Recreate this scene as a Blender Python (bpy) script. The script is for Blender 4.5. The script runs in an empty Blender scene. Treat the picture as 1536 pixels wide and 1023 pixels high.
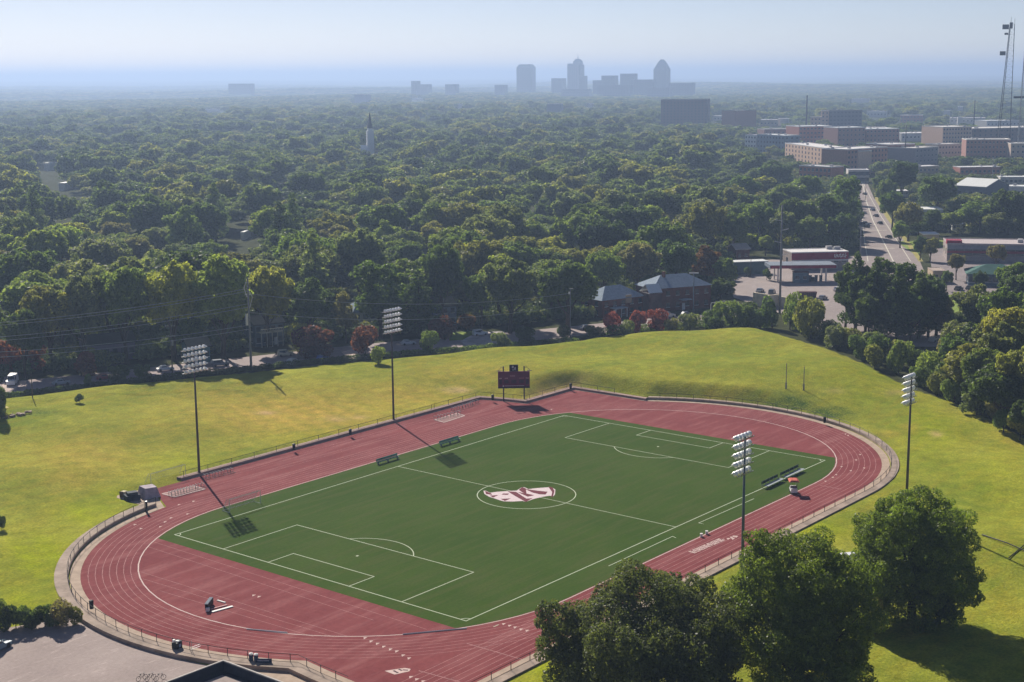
import bpy, math, random
import numpy as np
from mathutils import Vector, Matrix

R = math.radians
PI = math.pi
rnd = random.Random(11)
scene = bpy.context.scene
COL = scene.collection

# ------------------------------------------------------------------ camera (calibrated from the pitch markings)
FPX, YAW, PIT, ROL = 2186.47, 0.67965, 0.180146, -0.0083876
CAM = np.array([-204.765, -162.312, 76.574])
_cy, _sy = math.cos(YAW), math.sin(YAW)
FW = np.array([_cy*math.cos(PIT), _sy*math.cos(PIT), -math.sin(PIT)])
_rt = np.array([_sy, -_cy, 0.0]); _up = np.cross(_rt, FW)
RT = math.cos(ROL)*_rt + math.sin(ROL)*_up
UP = -math.sin(ROL)*_rt + math.cos(ROL)*_up

def G(u, v, z=0.0):
    """where the sight line through a point of the photograph meets height z"""
    d = FW + RT*(u-768)/FPX - UP*(v-511.5)/FPX
    t = (z-CAM[2])/d[2]
    p = CAM + d*t
    return Vector((p[0], p[1], z))

def proj(x, y, z):
    d = np.array([x, y, z]) - CAM
    w = d @ FW
    return 768 + FPX*(d @ RT)/w, 511.5 - FPX*(d @ UP)/w, w

def depth(p): return float((np.array([p[0], p[1], p[2] if len(p) > 2 else 0.0])-CAM) @ FW)

cam_d = bpy.data.cameras.new('camera'); cam = bpy.data.objects.new('camera', cam_d); COL.objects.link(cam)
cam_d.sensor_width = 36; cam_d.lens = 36*FPX/1536; cam_d.clip_start = 1; cam_d.clip_end = 200000
m = Matrix(((RT[0], UP[0], -FW[0], CAM[0]), (RT[1], UP[1], -FW[1], CAM[1]), (RT[2], UP[2], -FW[2], CAM[2]), (0, 0, 0, 1)))
cam.matrix_world = m
scene.camera = cam

# ------------------------------------------------------------------ world, sun
SUN_AZ, SUN_EL = math.atan2(33.5, 18.3), R(32)
w = bpy.data.worlds.new('World'); scene.world = w; w.use_nodes = True
nt = w.node_tree; bg = nt.nodes['Background']
sky = nt.nodes.new('ShaderNodeTexSky'); sky.sky_type = 'NISHITA'; sky.sun_disc = False
sky.sun_elevation = SUN_EL; sky.sun_rotation = PI/2 - SUN_AZ
sky.air_density = .6; sky.dust_density = .12; sky.ozone_density = 3.5; sky.altitude = 100
mt_ = nt.nodes.new('ShaderNodeMix'); mt_.data_type = 'RGBA'; mt_.blend_type = 'MULTIPLY'; mt_.inputs[0].default_value = 1
mt_.inputs[7].default_value = (1.14, .92, .84, 1); nt.links.new(sky.outputs[0], mt_.inputs[6]); nt.links.new(mt_.outputs[2], bg.inputs[0]); bg.inputs[1].default_value = 0.066
sd = bpy.data.lights.new('sun', 'SUN'); sd.energy = 5.0; sd.angle = R(0.6); sd.color = (1.0, 0.93, 0.80)
so = bpy.data.objects.new('sun', sd); COL.objects.link(so); so.location = (0, 0, 400)
sdir = Vector((math.cos(SUN_EL)*math.cos(SUN_AZ), math.cos(SUN_EL)*math.sin(SUN_AZ), math.sin(SUN_EL)))
so.rotation_euler = sdir.to_track_quat('Z', 'Y').to_euler()
scene.view_settings.view_transform = 'Standard'; scene.view_settings.look = 'None'
scene.view_settings.exposure = 0.55; scene.view_settings.gamma = 1
scene.view_settings.use_curve_mapping = False
cy = scene.cycles
cy.use_denoising = True; cy.max_bounces = 6; cy.diffuse_bounces = 4; cy.glossy_bounces = 1
cy.transmission_bounces = 2; cy.volume_bounces = 0; cy.transparent_max_bounces = 6
cy.use_adaptive_sampling = True; cy.adaptive_threshold = 0.02
try: cy.denoiser = 'OPENIMAGEDENOISE'; cy.denoising_prefilter = 'ACCURATE'
except Exception: pass

# ------------------------------------------------------------------ materials
def nodes(name):
    m = bpy.data.materials.new(name); m.use_nodes = True
    n = m.node_tree; b = n.nodes['Principled BSDF']
    return m, n, b

def mixc(n, fac, a, b, blend='MIX'):
    x = n.nodes.new('ShaderNodeMix'); x.data_type = 'RGBA'; x.blend_type = blend
    for s, v in ((x.inputs[0], fac), (x.inputs[6], a), (x.inputs[7], b)):
        if isinstance(v, (int, float)): s.default_value = v
        elif isinstance(v, tuple): s.default_value = v if len(v) == 4 else (*v, 1)
        else: n.links.new(v, s)
    return x.outputs[2]

def noise(n, scale, detail=3, rough=.6, coord='Object', vec=None, stretch=None):
    t = n.nodes.new('ShaderNodeTexNoise'); t.inputs['Scale'].default_value = scale
    t.inputs['Detail'].default_value = detail; t.inputs['Roughness'].default_value = rough
    if vec is None:
        tc = n.nodes.new('ShaderNodeTexCoord'); vec = tc.outputs[coord]
    if stretch:
        mp = n.nodes.new('ShaderNodeMapping'); mp.inputs['Scale'].default_value = stretch[:3]
        if len(stretch) > 3: mp.inputs['Rotation'].default_value = (0, 0, stretch[3])
        n.links.new(vec, mp.inputs[0]); vec = mp.outputs[0]
    n.links.new(vec, t.inputs['Vector'])
    return t.outputs['Fac']

def ramp(n, fac, a, b, lo=.35, hi=.65):
    r = n.nodes.new('ShaderNodeMapRange'); r.inputs[1].default_value = lo; r.inputs[2].default_value = hi
    r.inputs[3].default_value = a; r.inputs[4].default_value = b
    n.links.new(fac, r.inputs[0]); return r.outputs[0]

def mat(name, col, rough=.8, var=.18, scale=1.0, metal=0.0, bump=0.0, spec=.12):
    m, n, b = nodes(name)
    f = noise(n, scale, 5, .65)
    dark = tuple(c*(1-var*1.4) for c in col); lite = tuple(min(1, c*(1+var)) for c in col)
    n.links.new(mixc(n, ramp(n, f, 0, 1, .3, .7), dark, lite), b.inputs['Base Color'])
    b.inputs['Roughness'].default_value = rough; b.inputs['Metallic'].default_value = metal
    b.inputs['Specular IOR Level'].default_value = spec
    if bump:
        bp = n.nodes.new('ShaderNodeBump'); bp.inputs['Strength'].default_value = bump
        n.links.new(noise(n, scale*6, 3), bp.inputs['Height']); n.links.new(bp.outputs[0], b.inputs['Normal'])
    return m

def mat_grid(name, wall, glass, sx, sz, wx=.55, wz=.55, rough=.6):
    """distant facade: rows of openings as the wall's own pattern (metres)"""
    m, n, b = nodes(name)
    tc = n.nodes.new('ShaderNodeTexCoord'); sp = n.nodes.new('ShaderNodeSeparateXYZ'); n.links.new(tc.outputs['Object'], sp.inputs[0])
    def band(src, period, width):
        a = n.nodes.new('ShaderNodeMath'); a.operation = 'PINGPONG'; a.inputs[1].default_value = period/2
        n.links.new(src, a.inputs[0])
        c = n.nodes.new('ShaderNodeMath'); c.operation = 'LESS_THAN'; c.inputs[1].default_value = period/2*width
        n.links.new(a.outputs[0], c.inputs[0]); return c.outputs[0]
    ad = n.nodes.new('ShaderNodeMath'); ad.operation = 'ADD'; n.links.new(sp.outputs[0], ad.inputs[0]); n.links.new(sp.outputs[1], ad.inputs[1])
    mu = n.nodes.new('ShaderNodeMath'); mu.operation = 'MULTIPLY'
    n.links.new(band(ad.outputs[0], sx, wx), mu.inputs[0]); n.links.new(band(sp.outputs[2], sz, wz), mu.inputs[1])
    n.links.new(mixc(n, mu.outputs[0], wall, glass), b.inputs['Base Color'])
    b.inputs['Roughness'].default_value = rough; b.inputs['Specular IOR Level'].default_value = .3
    return m

def mat_leaf(name, stuff=False, scale=.25, trans=.35):
    m = bpy.data.materials.new(name); m.use_nodes = True; n = m.node_tree
    n.nodes.remove(n.nodes['Principled BSDF']); out = n.nodes['Material Output']
    oi = n.nodes.new('ShaderNodeObjectInfo')
    if stuff:
        cr = n.nodes.new('ShaderNodeValToRGB'); e = cr.color_ramp
        e.elements[0].color = (.100, .140, .062, 1); e.elements[0].position = 0
        e.elements[1].color = (.300, .310, .110, 1); e.elements[1].position = 1
        for p_, c_ in ((.3, (.120, .165, .075, 1)), (.5, (.160, .200, .100, 1)), (.7, (.190, .240, .095, 1)), (.86, (.230, .230, .110, 1))):
            k = e.elements.new(p_); k.color = c_
        n.links.new(oi.outputs['Random'], cr.inputs[0]); base = cr.outputs[0]
    else:
        base = oi.outputs['Color']
    f = noise(n, scale, 2, .5)
    c = mixc(n, ramp(n, f, 0, 1, .3, .7), (.66, .66, .70), (1.25, 1.22, 1.0))
    col = mixc(n, 1.0, base, c, 'MULTIPLY')
    g = n.nodes.new('ShaderNodeNewGeometry')
    rc = mixc(n, g.outputs['Random Per Island'], (.70, .74, .82), (1.38, 1.32, 1.12))
    col = mixc(n, 1.0, col, rc, 'MULTIPLY')
    d = n.nodes.new('ShaderNodeBsdfDiffuse'); n.links.new(col, d.inputs[0])
    t = n.nodes.new('ShaderNodeBsdfTranslucent')
    n.links.new(mixc(n, 1.0, col, (1.5, 1.6, .7), 'MULTIPLY'), t.inputs[0])
    gl = n.nodes.new('ShaderNodeBsdfGlossy'); gl.inputs['Roughness'].default_value = .45; gl.inputs[0].default_value = (.5, .5, .5, 1)
    ms = n.nodes.new('ShaderNodeMixShader'); ms.inputs[0].default_value = trans
    n.links.new(d.outputs[0], ms.inputs[1]); n.links.new(t.outputs[0], ms.inputs[2])
    m2 = n.nodes.new('ShaderNodeMixShader'); m2.inputs[0].default_value = .035
    n.links.new(ms.outputs[0], m2.inputs[1]); n.links.new(gl.outputs[0], m2.inputs[2])
    n.links.new(m2.outputs[0], out.inputs[0])
    return m

LEAF = mat_leaf('tree_leaves', False, .25, .50)
LEAFN = mat_leaf('near_tree_leaves', False, .5, .50)
LEAFS = mat_leaf('woodland_leaves', True, .12, .50)
BARK = mat('bark', (.075, .055, .04), .95, .35, 2.0, bump=.4)
CONC = mat('concrete', (.42, .32, .25), .9, .15, .6, bump=.1)
CONCP = mat('pink_concrete', (.36, .25, .22), .9, .15, .5)
STEEL = mat('galvanised_steel', (.32, .32, .34), .45, .1, 2, metal=.6)
POLE_D = mat('dark_pole_steel', (.10, .085, .085), .5, .1, 2, metal=.2)
POLE_B = mat('blue_grey_pole_steel', (.12, .15, .18), .5, .1, 2, metal=.2)
WHITE = mat('white_paint', (.78, .78, .76), .5, .05, 2)
OFFW = mat('off_white_roof', (.70, .67, .66), .7, .1, .2)
BLACK = mat('black_plastic', (.018, .018, .02), .5, .2, 2)
GLASS = mat('dark_glass', (.035, .05, .07), .12, .2, .3, spec=.6)
WIRE = mat('grey_wire', (.045, .045, .045), .6, .1, 1)
RUBBER = mat('tyre_rubber', (.02, .02, .02), .8, .1, 3)
BRICK = mat('red_brick', (.17, .068, .055), .9, .25, .7, bump=.1)
BRICKD = mat('dark_brick', (.13, .075, .07), .9, .25, .5)
TAN = mat('tan_stucco', (.46, .36, .25), .9, .12, .4)
SHINGLE = mat('blue_grey_shingle', (.24, .30, .38), .85, .15, 1.2)
MAROON = mat('maroon_metal', (.16, .018, .04), .5, .1, .6)
NAVY = mat('navy_paint', (.03, .05, .11), .5, .12, 1)
WOODP = mat('weathered_wood_pole', (.13, .10, .075), .9, .2, 2)
NETM = mat('pale_net', (.35, .40, .33), .9, .1, 2)

# ------------------------------------------------------------------ mesh helpers
class MB:
    def __init__(s): s.v = []; s.f = []
    def quad(s, *p):
        i = len(s.v); s.v += [tuple(q) for q in p]; s.f.append(tuple(range(i, i+len(p)))); return s
    def box(s, c, d, rz=0.0, rx=0.0):
        M = Matrix.Translation(c) @ Matrix.Rotation(rz, 4, 'Z') @ Matrix.Rotation(rx, 4, 'X')
        i = len(s.v)
        for x in (-.5, .5):
            for y in (-.5, .5):
                for z in (-.5, .5): s.v.append(tuple(M @ Vector((x*d[0], y*d[1], z*d[2]))))
        for f in ((0, 1, 3, 2), (4, 6, 7, 5), (0, 4, 5, 1), (2, 3, 7, 6), (0, 2, 6, 4), (1, 5, 7, 3)): s.f.append(tuple(i+k for k in f))
        return s
    def prism(s, poly, z0, z1, top=None):
        i = len(s.v); n = len(poly); top = top or poly
        s.v += [(p[0], p[1], z0) for p in poly] + [(p[0], p[1], z1) for p in top]
        s.f.append(tuple(i+n-1-k for k in range(n))); s.f.append(tuple(i+n+k for k in range(n)))
        for k in range(n): s.f.append((i+k, i+(k+1) % n, i+n+(k+1) % n, i+n+k))
        return s
    def tube(s, pts, rad, n=8, cap=True):
        pts = [Vector(p) for p in pts]
        if not hasattr(rad, '__len__'): rad = [rad]*len(pts)
        i0 = len(s.v); prev = None
        for k, p in enumerate(pts):
            t = (pts[min(k+1, len(pts)-1)] - pts[max(k-1, 0)]).normalized()
            a = prev if prev is not None else (Vector((1, 0, 0)) if abs(t.z) > .7 else Vector((0, 0, 1)))
            a = (a - t*a.dot(t)).normalized(); prev = a; b = t.cross(a)
            for j in range(n):
                q = 2*PI*j/n; s.v.append(tuple(p + (a*math.cos(q)+b*math.sin(q))*rad[k]))
        for k in range(len(pts)-1):
            for j in range(n):
                A = i0+k*n+j; B = i0+k*n+(j+1) % n; s.f.append((A, B, B+n, A+n))
        if cap:
            s.f.append(tuple(i0+n-1-j for j in range(n))); e = i0+(len(pts)-1)*n; s.f.append(tuple(e+j for j in range(n)))
        return s
    def build(s, name, m, parent=None, smooth=False, loc=None):
        me = bpy.data.meshes.new(name); me.from_pydata(s.v, [], s.f); me.update()
        if smooth: me.polygons.foreach_set('use_smooth', [True]*len(me.polygons))
        if m: me.materials.append(m)
        o = bpy.data.objects.new(name, me); COL.objects.link(o)
        if parent: o.parent = parent
        if loc is not None: o.location = loc
        return o

def tag(o, label=None, cat=None, group=None, kind=None):
    if label: o['label'] = label
    if cat: o['category'] = cat
    if group: o['group'] = group
    if kind: o['kind'] = kind
    return o
def thing(name, label, cat, loc=(0, 0, 0), rz=0.0, group=None):
    o = bpy.data.objects.new(name, None); COL.objects.link(o); o.location = loc; o.rotation_euler = (0, 0, rz)
    o.empty_display_size = .5
    return tag(o, label, cat, group)
def copy_tree(o, parent=None):
    c = o.copy(); COL.objects.link(c); c.parent = parent
    for ch in o.children: copy_tree(ch, c)
    return c
def dup(o, loc, rz=0.0, label=None, sc=None):
    c = copy_tree(o); c.location = loc; c.rotation_euler = (0, 0, rz)
    if label: c['label'] = label
    if sc: c.scale = sc if hasattr(sc, '__len__') else (sc, sc, sc)
    return c
def cpart(o, parent, loc, rz=0.0):
    c = o.copy(); COL.objects.link(c); c.parent = parent; c.location = loc; c.rotation_euler = (0, 0, rz); return c
def sheet(name, poly, z, m, kind='structure'):
    b = MB(); b.quad(*[(p[0], p[1], z) for p in poly]); o = b.build(name, m); o['kind'] = kind; return o

def mesh_np(name, V, F, m):
    me = bpy.data.meshes.new(name); nf = len(F); k = F.shape[1]
    me.vertices.add(len(V)); me.vertices.foreach_set('co', V.astype(np.float32).ravel())
    me.loops.add(nf*k); me.loops.foreach_set('vertex_index', F.astype(np.int32).ravel())
    me.polygons.add(nf); me.polygons.foreach_set('loop_start', (np.arange(nf)*k).astype(np.int32))
    me.update(calc_edges=True); me.materials.append(m)
    return me

def smooth(t): t = np.clip(t, 0, 1); return t*t*(3-2*t)

# ------------------------------------------------------------------ terrain
CX, RI, RO = 38.9, 39.0, 47.7
def seg_dist(X, Y, poly):
    D = np.full(np.shape(X), 1e9)
    for (ax, ay), (bx, by) in zip(poly[:-1], poly[1:]):
        dx, dy = bx-ax, by-ay; L = dx*dx+dy*dy
        t = np.clip(((X-ax)*dx+(Y-ay)*dy)/L, 0, 1)
        D = np.minimum(D, np.hypot(X-ax-t*dx, Y-ay-t*dy))
    return D
def in_poly(X, Y, poly):
    c = np.zeros(np.shape(X), bool); n = len(poly); j = n-1
    for i in range(n):
        xi, yi = poly[i][:2]; xj, yj = poly[j][:2]
        with np.errstate(divide='ignore', invalid='ignore'):
            h = ((yi > Y) != (yj > Y)) & (X < (xj-xi)*(Y-yi)/((yj-yi) if yj != yi else 1e-9)+xi)
        c ^= h; j = i
    return c
EDGE_PX = [(-60, 606, 0), (0, 600, 0), (120, 585, .2), (250, 571, .3), (350, 560, .4), (450, 549, .5), (575, 538, .5), (700, 529, .5), (850, 517, .6), (870, 511, .7), (930, 503, 1),
           (1000, 497, 1.5), (1080, 491, 2), (1150, 488, 2.2), (1190, 500, 2.2), (1240, 514, 2.2), (1290, 535, 2), (1340, 563, 1.6), (1385, 584, 1.2), (1420, 592, 1), (1480, 622, .7), (1536, 655, .5)]
EDGE = [tuple(G(u, v, z)[:2]) for u, v, z in EDGE_PX]
MEADOW = [(-700, 500)] + EDGE + [(300, -260), (300, -900), (-900, -900), (-900, 500)]
LOT = [tuple(G(u, v)[:2]) for u, v in ((-140, 958), (0, 943), (124, 924), (160, 950), (210, 972), (255, 985), (330, 1002), (420, 1060), (300, 1250), (-200, 1250))]
APRON = [tuple(G(u, v)[:2]) for u, v in ((258, 982), (330, 998), (400, 990), (470, 1003), (500, 1012), (540, 1030), (545, 1150), (330, 1150), (336, 1002))]

def d_track(X, Y):
    sx = np.clip(X, -CX, CX); d1 = np.hypot(X-sx, Y)-RO
    def box(x0, x1, y0, y1):
        return np.hypot(np.maximum(np.maximum(x0-X, X-x1), 0), np.maximum(np.maximum(y0-Y, Y-y1), 0))
    d = np.minimum(d1, box(-46, 59, 0, 58.6)); d = np.minimum(d, box(0, 78.8, 0, 47.2))
    return np.minimum(np.minimum(d, box(-110, 0, -47.8, -38)), box(-80.5, 0, -47.8, -22))
def H(X, Y):
    X = np.asarray(X, float); Y = np.asarray(Y, float)
    d = d_track(X, Y)
    ang = np.degrees(np.arctan2(Y, X-CX))
    wb = smooth((ang+25)/35)*smooth((78-ang)/25)*(X > CX)
    h = .45*smooth((d-1.5)/2.2)
    h += 2.9*smooth((d-2.2)/6.5)*wb
    n = np.sin(X*.055+1.3)*np.cos(Y*.047-.4)+.6*np.sin(X*.11+Y*.09)+.4*np.cos(X*.19-Y*.16+2)
    h += .55*n*smooth((d-4)/22)
    h += 1.1*smooth((d-10)/35)*(1-wb)*smooth((Y+60)/60)
    # gentle ridge running down the left lawn
    q = (X+92)*.80+(Y-55)*.60
    h += 1.3*np.exp(-(q/9.0)**2)*smooth((d-5)/12)*(X < 0)
    # tree-shaded knoll falling to the right
    h += .5*np.sin(X*.05)*smooth((-Y-40)/40)*smooth((d-5)/20)
    ins = in_poly(X, Y, MEADOW); e = seg_dist(X, Y, EDGE)
    h *= np.where(ins, smooth(e/14+.25), .16*smooth(1-e/9))
    lot = in_poly(X, Y, LOT) | in_poly(X, Y, APRON)
    dl = np.minimum(seg_dist(X, Y, LOT+[LOT[0]]), seg_dist(X, Y, APRON+[APRON[0]]))
    h = np.where(lot, 0, h*smooth(dl/6))
    D = np.hypot(X-CAM[0], Y-CAM[1])
    far = smooth((D-1800)/5000)
    a = np.sin(X*.0011+.7)*np.cos(Y*.0013+1.1)+.7*np.sin(X*.0023-Y*.0019)+.5*np.cos(X*.0007+Y*.0031)
    h += far*9*a + smooth((D-9000)/14000)*22*(np.sin(X*.00031+2)*np.cos(Y*.00023)+1.5+.35*np.sin((X-Y)*.0009))
    return h
def hz(x, y): return float(H(np.array([x]), np.array([y]))[0])
def GH(u, v):
    z = 0.0
    for _ in range(6):
        p = G(u, v, z); z = hz(p.x, p.y)
    return Vector((p.x, p.y, z))

def axis(lo, hi, step, far):
    core = np.arange(lo, hi+step*.5, step); out = []; s = step; x = core[-1]
    while x < far: s *= 1.16; x += s; out.append(x)
    neg = []; s = step; x = core[0]
    while x > -far: s *= 1.16; x -= s; neg.append(x)
    return np.array(neg[::-1]+list(core)+out)
ax_, ay_ = axis(-150, 262, 1.5, 70000), axis(-130, 205, 1.5, 70000)
XX, YY = np.meshgrid(ax_, ay_, indexing='ij')
ZZ = H(XX, YY) - .05
V = np.stack([XX.ravel(), YY.ravel(), ZZ.ravel()], 1)
ny = len(ay_); I, J = np.meshgrid(np.arange(len(ax_)-1), np.arange(ny-1), indexing='ij'); b0 = (I*ny+J).ravel()
F = np.stack([b0, b0+ny, b0+ny+1, b0+1], 1)

def mat_ground():
    m, n, b = nodes('ground_cover')
    L = n.links.new
    def attr(a):
        t = n.nodes.new('ShaderNodeAttribute'); t.attribute_name = a; return t.outputs['Fac']
    tc = n.nodes.new('ShaderNodeTexCoord'); o = tc.outputs['Object']
    f1 = noise(n, .035, 4, .6, vec=o); f2 = noise(n, .35, 4, .65, vec=o); f3 = noise(n, 2.4, 3, .7, vec=o)
    f4 = noise(n, .12, 4, .6, vec=o, stretch=(1, 3.2, 1, R(25)))
    g = mixc(n, ramp(n, f1, 0, 1, .42, .60), (.205, .248, .030), (.320, .330, .046))
    g = mixc(n, ramp(n, f4, 0, .7, .42, .66), g, (.275, .250, .030))
    g = mixc(n, attr('yellow_green'), g, (.300, .365, .004))
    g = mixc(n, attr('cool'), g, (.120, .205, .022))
    g = mixc(n, attr('dry'), g, (.48, .33, .070))
    g = mixc(n, attr('soil'), g, (.62, .42, .23))
    g = mixc(n, 1.0, g, mixc(n, ramp(n, f2, 0, 1, .3, .7), (.76, .79, .78), (1.22, 1.18, 1.12)), 'MULTIPLY')
    g = mixc(n, 1.0, g, mixc(n, ramp(n, f3, 0, 1, .3, .7), (.68, .72, .7), (1.34, 1.26, 1.2)), 'MULTIPLY')
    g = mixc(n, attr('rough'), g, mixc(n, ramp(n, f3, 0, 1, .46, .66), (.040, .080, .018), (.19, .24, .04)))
    fl = mixc(n, ramp(n, f2, 0, 1, .3, .7), (.030, .038, .016), (.075, .080, .035))
    farc = noise(n, .012, 6, .7, vec=o)
    fl2 = mixc(n, ramp(n, farc, 0, 1, .35, .65), (.030, .050, .022), (.085, .105, .045))
    fl = mixc(n, attr('farland'), fl, fl2)
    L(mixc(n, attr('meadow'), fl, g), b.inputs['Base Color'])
    b.inputs['Roughness'].default_value = 1; b.inputs['Specular IOR Level'].default_value = .02
    bp = n.nodes.new('ShaderNodeBump'); bp.inputs['Strength'].default_value = .8; bp.inputs['Distance'].default_value = .35
    L(noise(n, 1.6, 5, .75, vec=o), bp.inputs['Height']); L(bp.outputs[0], b.inputs['Normal'])
    return m
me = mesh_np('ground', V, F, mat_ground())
me.polygons.foreach_set('use_smooth', [True]*len(me.polygons))
def setattr_(name, arr):
    a = me.attributes.new(name, 'FLOAT', 'POINT'); a.data.foreach_set('value', np.clip(arr, 0, 1).astype(np.float32).ravel())
D0 = np.hypot(XX-CAM[0], YY-CAM[1])
setattr_('meadow', in_poly(XX, YY, MEADOW).astype(float))
setattr_('farland', smooth((D0-1500)/2500))
def blobs(lst):
    A = np.zeros_like(XX)
    for (u, v, su, sv, k) in lst:
        c = GH(u, v); du = GH(u+su, v); dv = GH(u, v-sv)
        e1 = np.array([du.x-c.x, du.y-c.y]); e2 = np.array([dv.x-c.x, dv.y-c.y])
        M = np.linalg.inv(np.array([e1, e2]).T)
        px = M[0, 0]*(XX-c.x)+M[0, 1]*(YY-c.y); py = M[1, 0]*(XX-c.x)+M[1, 1]*(YY-c.y)
        A = np.maximum(A, k*np.exp(-(px**2+py**2)))
    jag = .75+.35*np.sin(XX*.9+YY*.4)*np.cos(YY*.8-XX*.3)
    return A*jag
setattr_('dry', blobs([(440, 620, 170, 36, .95), (600, 595, 110, 24, .7), (330, 595, 90, 16, .5), (130, 680, 90, 34, .55), (100, 720, 40, 24, .4), (700, 560, 120, 18, .45),
                       (950, 590, 110, 8, .75), (1060, 583, 60, 6, .5), (1480, 610, 60, 14, .55), (1530, 650, 30, 20, .5), (1330, 650, 20, 5, .6), (1365, 640, 14, 6, .5), (700, 575, 60, 14, .4), (240, 640, 60, 16, .3)]))
setattr_('soil', blobs([(684, 585, 17, 4, 1.1), (398, 619, 16, 3, .8), (835, 583, 34, 6, 1.1), (780, 597, 26, 5, .8), (505, 628, 20, 4, .5), (540, 625, 12, 3, .5), (1404, 650, 7, 4, .9), (1250, 585, 16, 4, .4), (1345, 588, 16, 3, .5)]))
setattr_('yellow_green', blobs([(60, 830, 60, 34, .9), (130, 770, 50, 20, .8), (150, 880, 60, 34, .5), (30, 900, 60, 30, .6), (180, 745, 40, 14, .6), (260, 690, 60, 10, .5), (500, 655, 110, 10, .45), (1400, 640, 50, 40, .45), (1300, 560, 60, 16, .35), (1230, 795, 50, 14, .7), (820, 1005, 40, 20, .7), (1500, 720, 60, 50, .3)]))  # brighter yellow-green patches of lawn
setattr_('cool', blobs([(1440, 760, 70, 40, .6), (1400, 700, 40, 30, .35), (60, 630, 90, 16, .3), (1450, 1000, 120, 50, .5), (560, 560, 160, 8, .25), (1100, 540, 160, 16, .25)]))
rough_shade = 1.4*blobs([(1010, 588, 70, 9, .9), (1090, 594, 70, 12, 1), (1170, 602, 60, 13, 1), (1240, 620, 46, 14, .9), (900, 577, 50, 5, .7), (1310, 660, 22, 10, .4), (1460, 610, 40, 10, .5), (60, 618, 40, 5, .5)])  # rough mottled grass, its dark green also carrying the bank's shade
setattr_('rough', rough_shade)
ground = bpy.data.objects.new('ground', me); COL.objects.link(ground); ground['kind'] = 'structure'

# ------------------------------------------------------------------ track, turf, markings
def arc(cx, r, a0, a1, n):
    return [(cx+r*math.cos(R(a0+(a1-a0)*k/n)), r*math.sin(R(a0+(a1-a0)*k/n))) for k in range(n+1)]
tri = [tuple(G(u, v)[:2]) for u, v in ((229, 734), (246, 759.6))]
OUT = [(-112, -47.7)] + [(x, -47.7) for x in (-90, -60, -30, 0, 20)] + arc(CX, RO, -90, 33.4, 42) + [(78.8, 36), (78.7, 47.1), (59.6, 47.0), (58.4, 53), (56.5, 58.6)] + \
      [(40, 58.6), (0, 58.6), (-33, 58.5)] + [tri[0], (-45.7, 47.4)] + arc(-CX, RO, 98.6, 212.0, 40) + [(-80, -31), (-80.5, -38), (-112, -38.5)]
def mat_track():
    m, n, b = nodes('maroon_track_rubber')
    f = noise(n, .06, 5, .65); f2 = noise(n, 1.4, 4, .7); f3 = noise(n, .25, 4, .6, stretch=(.25, 1.6, 1))
    c = mixc(n, ramp(n, f, 0, 1, .32, .68), (.180, .043, .047), (.240, .066, .068))
    c = mixc(n, ramp(n, f3, 0, .75, .48, .72), c, (.31, .12, .118))
    c = mixc(n, 1.0, c, mixc(n, ramp(n, f2, 0, 1, .3, .7), (.88, .88, .88), (1.12, 1.12, 1.12)), 'MULTIPLY')
    n.links.new(c, b.inputs['Base Color']); b.inputs['Roughness'].default_value = .95; b.inputs['Specular IOR Level'].default_value = .04
    return m
TRACKM = mat_track()
sheet('running_track', OUT, 0.0, TRACKM)
def mat_turf():
    m, n, b = nodes('artificial_turf')
    f = noise(n, .05, 4, .6); f2 = noise(n, 2.0, 4, .7); f3 = noise(n, .3, 3, .6, stretch=(.2, 2.2, 1))
    c = mixc(n, ramp(n, f, 0, 1, .35, .65), (.045, .084, .013), (.060, .098, .018))
    c = mixc(n, ramp(n, f3, 0, .7, .45, .65), c, (.074, .094, .026))
    c = mixc(n, 1.0, c, mixc(n, ramp(n, f2, 0, 1, .3, .7), (.90, .90, .90), (1.1, 1.1, 1.1)), 'MULTIPLY')
    n.links.new(c, b.inputs['Base Color']); b.inputs['Roughness'].default_value = 1; b.inputs['Specular IOR Level'].default_value = .02
    return m
RT_ = RI-.35; XE = 58.4
a_ = math.degrees(math.acos((XE-CX)/RT_))
turf = arc(CX, RT_, -90, -a_, 14) + arc(CX, RT_, a_, 90, 14) + [(x, RT_) for x in (0,)] + arc(-CX, RT_, 90, 180-a_, 14) + arc(-CX, RT_, 180+a_, 270, 14)
sheet('turf_pitch', turf, .005, mat_turf())
LINE = mat('pitch_line_paint', (.50, .56, .42), .9, .1, 3)
LANE = mat('lane_line_paint', (.36, .17, .17), .9, .25, .8)
CURB = mat('white_curb_paint', (.60, .46, .44), .85, .15, .8)
def strip(b, pts, wd, z, closed=False):
    n = len(pts); L = []; Rr = []
    for k in range(n):
        a = Vector(pts[k-1] if (k or closed) else pts[0]).to_2d(); c = Vector(pts[(k+1) % n] if (k < n-1 or closed) else pts[-1]).to_2d(); p = Vector(pts[k]).to_2d()
        t1 = (p-a); t2 = (c-p)
        if t1.length < 1e-6: t1 = t2
        if t2.length < 1e-6: t2 = t1
        t1.normalize(); t2.normalize(); t = (t1+t2)
        t = t.normalized() if t.length > 1e-6 else t1
        nn = Vector((-t.y, t.x)); k_ = 1/max(.4, nn.dot(Vector((-t1.y, t1.x))))
        L.append(p+nn*wd/2*k_); Rr.append(p-nn*wd/2*k_)
    i = len(b.v); b.v += [(q.x, q.y, z) for q in L] + [(q.x, q.y, z) for q in Rr]
    for k in range(n if closed else n-1):
        k2 = (k+1) % n; b.f.append((i+n+k, i+n+k2, i+k2, i+k))
LW, w2 = 110.75/2, 65.46/2
b = MB(); z = .010
def rect(x0, x1, y0, y1, zz, wd=.17): strip(b, [(x0, y0), (x1, y0), (x1, y1), (x0, y1)], wd, zz, True)
rect(-LW, LW, -w2, w2, z)
strip(b, [(0, -w2), (0, w2)], .15, z+.004)
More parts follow.
